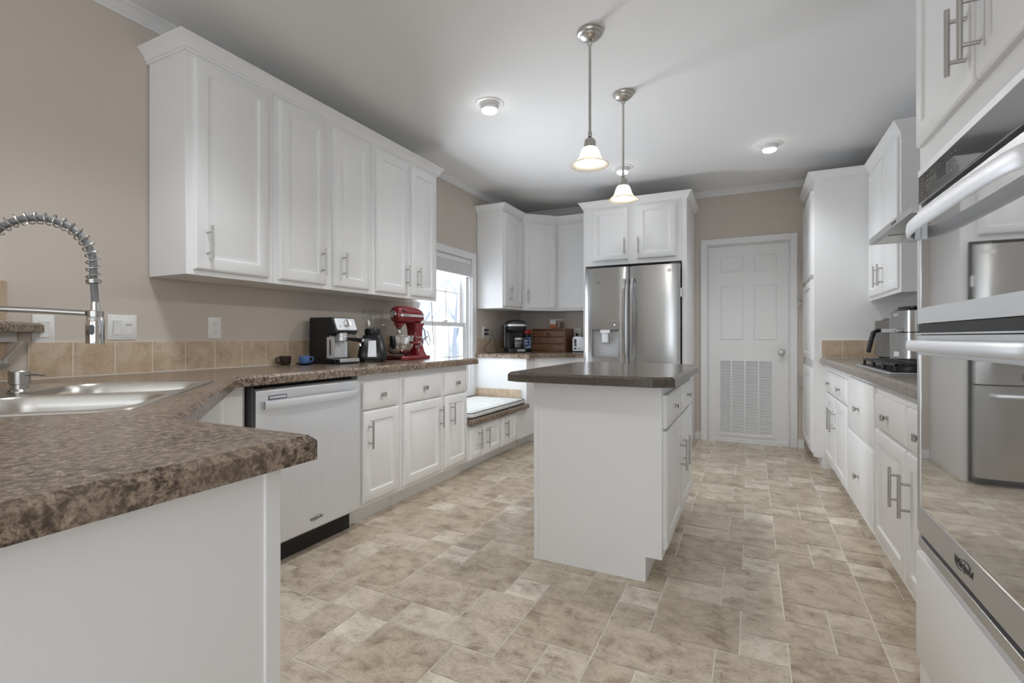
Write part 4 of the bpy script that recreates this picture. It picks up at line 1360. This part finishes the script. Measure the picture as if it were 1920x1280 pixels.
# cup on saucer
cp_ = thing('coffee_cup', 'small blue cup standing on its saucer beside the espresso machine', 'cup', (-2.445, 2.125, CZ + .0075), radians(60))
mb = MB().lathe([(.020, .0003), (.026, .003), (.030, .012), (.033, .046), (.0315, .046), (.028, .012), (.004, .006)], seg=28, cap0=True, cap1=True)
obj('body', mb, 'blue', cp_)
obj('handle', MB().tube([(.031, 0, .038), (.045, 0, .039), (.052, 0, .028), (.046, 0, .014), (.030, 0, .011)], .0036, 8), 'blue', cp_)
sa = tag(obj('saucer', MB().lathe([(.026, .0003), (.030, .001), (.052, .009), (.052, .0115), (.030, .0055), (.004, .0045)], seg=32), 'navy', None, (-2.445, 2.125, CZ)), 'dark blue saucer under the small blue cup', 'saucer')
c2_ = thing('coffee_cup', 'dark brown cup behind the blue cup by the backsplash', 'cup', (-2.515, 2.045, CZ), radians(230))
obj('body', MB().lathe([(.020, .0003), (.026, .003), (.030, .012), (.033, .054), (.0315, .054), (.028, .012), (.004, .006)], seg=28), 'brownblk', c2_)
obj('handle', MB().tube([(.031, 0, .046), (.045, 0, .047), (.052, 0, .034), (.046, 0, .018), (.030, 0, .014)], .0036, 8), 'brownblk', c2_)

# blender
bd = thing('blender', 'black blender with a clear glass jug between espresso machine and mixer', 'blender', (-2.335, 2.60, CZ), radians(40))
def sqr(a, z, r=.03): return [(x, y, z) for x, y in rrect(a, a, r, 5)]
mb = MB()
mb.rings([sqr(.094, .012, .04), sqr(.097, .022, .04), sqr(.092, .07, .04), sqr(.074, .155, .035), sqr(.060, .180, .03), sqr(.052, .184, .03)])
for sx in (-1, 1):
    for sy in (-1, 1): mb.lathe([(.013, .0003), (.016, .014)], (sx * .066, sy * .066, 0), 12)
obj('base', mb, 'black', bd)
pnl = MB()
def pf_(x, z, off): 
    t = (z - .03) / .12
    y = -(.0965 - .020 * t) - off
    return (x, y, z)
pnl.rings([[pf_(-.030, .035, -.002), pf_(.030, .035, -.002), pf_(.024, .145, -.002), pf_(-.024, .145, -.002)], [pf_(-.030, .035, .003), pf_(.030, .035, .003), pf_(.024, .145, .003), pf_(-.024, .145, .003)]])
obj('control_panel', pnl, 'steel_lt', bd, bevel=.002)
mb = MB()
seg_ = 28
mb.lathe([(.050, .1845), (.052, .188), (.050, .222), (.047, .226)], seg=seg_)
for k in range(18):
    a = 2 * pi * k / 18
    mb.cyl((.0505 * cos(a), .0505 * sin(a), .19), (.0495 * cos(a), .0495 * sin(a), .219), .003, seg=6)
obj('collar', mb, 'black', bd)
jr = MB().lathe([(.044, .2265), (.050, .232), (.060, .28), (.074, .352), (.079, .357), (.0765, .357), (.0715, .350), (.058, .281), (.047, .236), (.004, .232)], seg=32, cap0=False)
jo = obj('glass_jug', jr, 'jar', bd)
obj('jug_handle', MB().tube([(.073, -.0, .338), (.100, 0, .342), (.118, 0, .325), (.120, 0, .290), (.104, 0, .255), (.058, 0, .247)], .0065, 10), 'jar', jo)

# stand mixer (bowl-lift), front towards -y
mx = thing('stand_mixer', 'red stand mixer with steel bowl in front of the window', 'stand mixer', (-2.335, 2.955, CZ), 0)
def ell(cx, cy, z, a, b, n=24): return [(cx + a * cos(2 * pi * k / n), cy + b * sin(2 * pi * k / n), z) for k in range(n)]
mb = MB()
# U-shaped foot
foot = [(-.115, .155), (.115, .155), (.118, .02), (.112, -.13), (.085, -.155), (.062, -.13), (.062, -.02), (.045, .035), (-.045, .035), (-.062, -.02), (-.062, -.13), (-.085, -.155), (-.112, -.13), (-.118, .02)]
foot = ccw(foot)
mb.rings([[(x, y, .0006) for x, y in inset(foot, .004)], [(x, y, .006) for x, y in foot], [(x, y, .022) for x, y in foot], [(x, y, .030) for x, y in inset(foot, .006)]])
obj('foot', mb, 'red', mx, ang=50)
mb = MB()
mb.rings([[(x, y + .115, z) for x, y in rrect(a, b, .03, 5)] for a, b, z in ((.088, .055, .028), (.070, .050, .06), (.056, .046, .11), (.052, .045, .20), (.054, .050, .245), (.058, .066, .275))])
obj('column', mb, 'red', mx, ang=50)
mb = MB()
hd_ = []
for y, rx, rz, zc in ((.190, .020, .018, .318), (.184, .040, .036, .322), (.168, .055, .050, .326), (.135, .064, .062, .331), (.08, .067, .067, .334), (.0, .067, .068, .335), (-.08, .066, .067, .334), (-.13, .063, .063, .333), (-.155, .057, .056, .333), (-.168, .046, .045, .333), (-.172, .034, .033, .333)):
    if y < 0: y *= .74
    rx *= .86
    hd_.append([(rx * math.copysign(abs(cos(a)) ** .8, cos(a)), y, zc + rz * math.copysign(abs(sin(a)) ** .8, sin(a))) for a in [2 * pi * i / 28 for i in range(28)]])
mb.rings(hd_)
head = obj('motor_head', mb, 'red', mx, ang=60)
bnd = MB()
rs = []
for y, r1 in ((.168, .0545), (.135, .0635), (.08, .0668), (.0, .0668), (-.08, .0658), (-.13, .0628), (-.155, .0568)):
    rs.append((y * .74 if y < 0 else y, r1 * .86))
for sgn in (-1, 1):
    rr_ = []
    for y, r1 in rs:
        rr_.append([(sgn * (r1 - .004), y, .320), (sgn * (r1 + .0018), y, .320), (sgn * (r1 + .0018), y, .337), (sgn * (r1 - .004), y, .337)])
    bnd.rings(rr_)
bo_ = obj('trim_band', bnd, 'steel_lt', head)
text('logo', 'KitchenAid', .016, 'text_dark', head, (.0592, -.055, .3285), (R90, 0, R90))
hub = MB()
hub.rings([[(.026 * cos(a) * s, y, .336 + .026 * sin(a) * s) for a in [2 * pi * i / 20 for i in range(20)]] for s, y in ((1, -.120), (1, -.140), (.8, -.143))])
obj('hub_cap', hub, 'chrome', head)
obj('speed_knob', MB().sphere((.054, -.085, .360), .010, 12, 8).cyl((.04, -.085, .360), (.054, -.085, .360), .005, seg=8), 'black', head)
mb = MB().lathe([(.038, .270), (.036, .255), (.022, .250), (.020, .235), (.012, .230)], (0, -.075, 0), 20)
obj('beater_shaft', mb, 'red', mx)
whk = MB().lathe([(.010, .231), (.017, .222), (.017, .205), (.020, .200), (.018, .192)], (0, -.075, 0), 16)
wo = obj('whisk', whk, 'nickel', mx)
mb = MB()
for k in range(8):
    a = pi * k / 8
    pts_ = []
    for i in range(17):
        t = pi * i / 16
        rr0 = .062 * sin(t) ** .8 if 0 < t < pi else .0
        u_ = cos(t)
        w0 = .016 + .046 * (1 - abs(u_)) if True else 0
        pts_.append(((.016 + .044 * sin(t)) * (1 if u_ >= 0 else -1) * (abs(u_) ** .55) * cos(a), -.075 + (.016 + .044 * sin(t)) * (1 if u_ >= 0 else -1) * (abs(u_) ** .55) * sin(a), .196 - .125 * sin(t)))
    mb.tube(pts_, .0012, 5)
obj('wires', mb, 'chrome', wo)
bw_ = MB().lathe([(.030, .040), (.050, .041), (.075, .052), (.098, .085), (.108, .130), (.112, .175), (.115, .177), (.1135, .179), (.110, .176), (.105, .130), (.094, .086), (.072, .055), (.004, .045)], (0, -.075, 0), 40)
bwo = obj('bowl', bw_, 'chrome', mx)
obj('bowl_handle', MB().tube([(.09, .015, .165), (.115, .040, .168), (.135, .040, .150), (.135, .035, .115), (.115, .015, .10), (.095, -.005, .095)], .0045, 8), 'chrome', bwo)
for sgn in (-1, 1):
    ar = MB().tube([(sgn * .060, .085, .125), (sgn * .105, .060, .125), (sgn * .123, -.02, .125), (sgn * .122, -.075, .125)], .009, 10)
    obj('bowl_arm', ar, 'red', mx)
obj('cord', MB().tube([(.02, .165, .26), (.03, .20, .22), (.028, .215, .15), (.045, .235, .10), (.05, .25, .13), (.04, .24, .19), (.03, .235, .22)], .0035, 8), 'dk_grey', mx)
obj('lift_lever', MB().tube([(.055, .12, .14), (.085, .14, .16), (.10, .15, .175)], .005, 8), 'chrome', mx)

# ================================================================== things in the far corner
cm = thing('coffee_maker', 'black drip coffee maker with glass carafe in the far corner', 'coffee maker', (-2.335, 4.86, CZ), radians(38))
# local: front at -y
mb = MB()
mb.rbox(-.105, .105, -.12, .11, .0005, .045, .03)
mb.rings([[(x - .0, y, z) for x, y in rrect(.105, .05, .03, 5, 0, .06)] for z in (.044, .265)])
mb.rings([[(x, y, z) for x, y in rrect(a, b, .05, 5, 0, c)] for a, b, c, z in ((.075, .075, -.025, .215), (.108, .108, -.005, .245), (.110, .112, -.005, .285))])
obj('body', mb, 'black', cm)
mb = MB()
mb.rings([[(x, y, z) for x, y in rrect(.1125, .1145, .05, 5, 0, -.005)] for z in (.285, .306)])
obj('steel_band', mb, 'steel_h', cm)
mb = MB()
mb.rings([[(x, y, z) for x, y in rrect(.110 - i, .112 - i, .05, 5, 0, -.005)] for i, z in ((0, .3065), (.004, .33), (.03, .35), (.06, .356))])
obj('lid', mb, 'black', cm)
obj('water_tank', MB().rbox(-.135, -.106, -.05, .105, .05, .30, .012), 'smoke', cm)
obj('side_strip', MB().box(-.106, -.070, -.0, .012, .046, .262), 'dk_grey', cm)
obj('brew_panel', MB().box(.0, .085, -.1225, -.119, .012, .036), 'grey_plastic', cm)
cf = thing('glass_carafe', 'glass carafe of coffee on the plate of the coffee maker', 'carafe', (-2.335 + .062 * sin(radians(38)) + .02 * cos(radians(38)), 4.86 - .062 * cos(radians(38)) + .02 * sin(radians(38)), CZ + .0455), radians(38))
obj('glass', MB().lathe([(.056, .0005), (.062, .006), (.064, .04), (.064, .085), (.055, .115), (.0535, .115), (.0615, .085), (.0615, .04), (.056, .006), (.004, .004)], seg=32), 'jar', cf)
obj('coffee', MB().lathe([(.054, .0062), (.0606, .038), (.0606, .050), (.004, .0502)], seg=32), 'coffee', cf)
obj('steel_collar', MB().lathe([(.0645, .092), (.0652, .094), (.0570, .114), (.0565, .112)], seg=32, cap0=False, cap1=False), 'steel', cf)
obj('carafe_lid', MB().lathe([(.056, .1155), (.054, .124), (.03, .128)], seg=28), 'black', cf)
obj('handle', MB().tube([(.056, -.03, .108), (.080, -.05, .112), (.100, -.062, .095), (.100, -.062, .045), (.080, -.05, .022), (.056, -.034, .022)], .0085, 10), 'black', cf)

def cord(label, pts, plug):
    r = thing('power_cord', label, 'cord', (0, 0, 0), 0, 'cords by the coffee maker')
    obj('wire', MB().tube(pts, .0028, 8), 'rubber', r)
    p = Vector(plug)
    obj('plug', MB().rbox(p.x + .0005, p.x + .045, p.y - .013, p.y + .013, p.z - .011, p.z + .011, .005), 'black', r)
px_ = XL + .0085
def smooth_path(P, n=6):
    out = []
    for i in range(len(P) - 1):
        p0, p1, p2, p3 = (Vector(P[max(0, i - 1)]), Vector(P[i]), Vector(P[i + 1]), Vector(P[min(len(P) - 1, i + 2)]))
        for k in range(n):
            t = k / n
            out.append(tuple(.5 * ((2 * p1) + (-p0 + p2) * t + (2 * p0 - 5 * p1 + 4 * p2 - p3) * t * t + (-p0 + 3 * p1 - 3 * p2 + p3) * t ** 3)))
    out.append(tuple(P[-1]))
    return out
cord('black cord looping down from the upper plug of the corner outlet', smooth_path([(px_ + .04, 4.585, 1.1545), (px_ + .075, 4.60, 1.14), (px_ + .090, 4.63, 1.07), (px_ + .095, 4.66, .98), (px_ + .10, 4.68, CZ + .004), (px_ + .12, 4.72, CZ + .004)]), (px_, 4.585, 1.1545))
cord('black cord curving left from the lower plug of the corner outlet', smooth_path([(px_ + .04, 4.585, 1.1135), (px_ + .07, 4.60, 1.10), (px_ + .06, 4.60, 1.04), (px_ + .03, 4.54, .97), (px_ + .045, 4.53, .925), (px_ + .09, 4.56, CZ + .004), (px_ + .14, 4.64, CZ + .004)]), (px_, 4.585, 1.1135))

jrr = thing('supplement_jar', 'blue labelled jar with red lid between coffee maker and bread box', 'jar', (-2.345, 5.17, CZ))
obj('body', MB().lathe([(.054, .0005), (.060, .005), (.060, .19), (.052, .205)], seg=28), 'black', jrr)
obj('label', MB().lathe([(.0606, .035), (.0606, .165)], seg=28, cap0=False, cap1=False), 'label_blue', jrr)
obj('lid', MB().lathe([(.058, .2055), (.060, .208), (.060, .250), (.054, .254)], seg=28), 'redlid', jrr)
mb = MB()
for k in range(3): mb.lathe([(.0609, .05 + .035 * k), (.0609, .062 + .035 * k)], seg=28, cap0=False, cap1=False)
obj('label_print', mb, 'paper', jrr)

bx = thing('bread_box', 'brown wooden bread box on the far corner counter', 'bread box', (-2.285, 5.20, CZ))
BW, BD, BH = .412, .285, .262
mb = MB()
mb.box(0, BW, 0, BD, 0.0005, .012).box(0, BW, 0, BD, BH - .012, BH).box(0, .012, 0, BD, .012, BH - .012).box(BW - .012, BW, 0, BD, .012, BH - .012).box(.012, BW - .012, BD - .01, BD, .012, BH - .012)
obj('case', mb, 'wood', bx, bevel=.0015, segs=1)
mb = MB()
hgt = (BH - .036) / 3
for k in range(3): mb.box(.016, BW - .016, .008, .020, .016 + k * (hgt + .002), .016 + k * (hgt + .002) + hgt - .0035)
obj('door', mb, 'wood', bx, bevel=.0015, segs=1)
obj('knob', MB().lathe([(.008, 0), (.008, .008), (.014, .014), (.012, .022), (.004, .024)], seg=16).xf(Matrix.Translation((BW / 2, .006, BH - .06)) @ Matrix.Rotation(R90, 4, 'X')), 'wood_dk', bx)

tb = thing('snack_tub', 'clear snack tub with orange label on top of the bread box', 'tub', (-2.02, 5.33, CZ + BH + .0006), radians(-12))
obj('tub', MB().rings([[(x, y, z) for x, y in rrect(a, a * .75, .02, 4)] for a, z in ((.060, .0005), (.072, .10))]), 'jar', tb)
obj('contents', MB().rings([[(x, y, z) for x, y in rrect(a, a * .72, .02, 4)] for a, z in ((.055, .002), (.064, .075))]), mat('snack_crumbs', (.30, .19, .12), .8), tb)
obj('label', MB().box(-.062, .020, -.0575, -.054, .012, .050), 'orange', tb)
obj('lid', MB().rings([[(x, y, z) for x, y in rrect(a, a * .76, .02, 4)] for a, z in ((.074, .1005), (.075, .108))]), 'wplastic', tb)
obj('top_label', MB().box(-.062, .020, -.062, -.0575, .052, .098), 'paper', tb)

to = thing('toaster', 'steel toaster at the refrigerator end of the far corner counter', 'toaster', (-1.735, 5.36, CZ))
mb = MB()
mb.rings([[(x, y, z) for x, y in rrect(a, .13, .03, 5)] for a, z in ((.074, .012), (.078, .03), (.078, .14), (.070, .165), (.05, .172))])
obj('body', mb, 'steel_lt', to)
obj('base', MB().rbox(-.076, .076, -.128, .128, .0005, .012, .03), 'black', to)
obj('slot_guide', MB().box(-.045, -.015, -.1335, -.1295, .06, .150), 'chrome', to, bevel=.002)
obj('lever', MB().box(-.040, -.020, -.146, -.1335, .118, .136), 'black', to, bevel=.003)
obj('dial', MB().cyl((-.030, -.130, .040), (-.030, -.142, .040), .012, seg=16), 'black', to)
obj('button', MB().cyl((.015, -.130, .040), (.015, -.136, .040), .006, seg=12), 'black', to)
tp = thing('appliance_plug', 'black plug in the outlet above the toaster', 'plug', (-1.833, YB - .009, 1.1095))
obj('plug_body', MB().box(-.014, .014, -.030, -.0005, -.012, .012), 'black', tp, bevel=.003)
obj('wire', MB().tube([(0, -.028, 0), (0, -.040, -.015), (.006, -.045, -.10), (.03, -.05, -.19)], .003, 8), 'rubber', tp)

# ================================================================== outside the window: snow, bare trees, shrubs
struct(obj('ground_outside', MB().box(-70, -3.2, -8, 80, -.62, -.6), 'snow'))
def tree(x, y, h, seed, label):
    rnd = random.Random(seed)
    r = thing('bare_tree', label, 'tree', (x, y, -.6), 0, 'snowy trees outside the window')
    tr_ = MB(); tw2 = MB()
    def grow(mb, p, d, L, rad, lev):
        pts = [p]; rr = [rad]
        for k in range(4):
            d = (d + Vector((rnd.uniform(-.16, .16), rnd.uniform(-.16, .16), rnd.uniform(-.02, .10)))).normalized()
            p = p + d * L / 4
            pts.append(p); rr.append(rad * (1 - .14 * (k + 1)))
        (tr_ if lev < 2 else tw2).tube([tuple(v) for v in pts], rr, 6 if lev < 2 else 4)
        if lev >= 4: return
        for k in range(4 if lev < 3 else 3):
            t = pts[2 + k % 3]
            a = rnd.uniform(0, 2 * pi)
            nd = (d * .7 + Vector((cos(a), sin(a), rnd.uniform(.0, .7))) * .8).normalized()
            grow(mb, t, nd, L * rnd.uniform(.55, .75), rad * .5, lev + 1)
    grow(tr_, Vector((0, 0, 0)), Vector((0, 0, 1)), h * .42, h * .020, 0)
    obj('trunk', tr_, 'bark', r)
    obj('twigs', tw2, 'twigs', r)
tree(-9.2, 11.6, 5.5, 3, 'bare snowy tree nearest the window in the yard')
tree(-15.5, 17.0, 7.5, 5, 'tall bare tree in the middle of the snowy yard')
tree(-13.5, 21.0, 7.0, 8, 'bare tree at the right of the snowy yard')
def shrub(x, y, s, seed, label):
    rnd = random.Random(seed)
    mb = MB()
    for k in range(26):
        mb.sphere((rnd.gauss(0, s * .45), rnd.gauss(0, s * .8), abs(rnd.gauss(s * .35, s * .25))), s * rnd.uniform(.16, .32), 8, 6)
    tag(obj('snowy_shrub', mb, 'twigs', None, (x, y, -.6)), label, 'shrub', 'snowy shrubs outside the window')
shrub(-15, 27, 2.0, 1, 'grey snowy shrub clump at the right end of the yard')
shrub(-25, 28, 2.6, 2, 'grey snowy shrub clump in the middle of the yard')
shrub(-33, 18, 2.6, 4, 'grey snowy shrub clump at the left end of the yard')
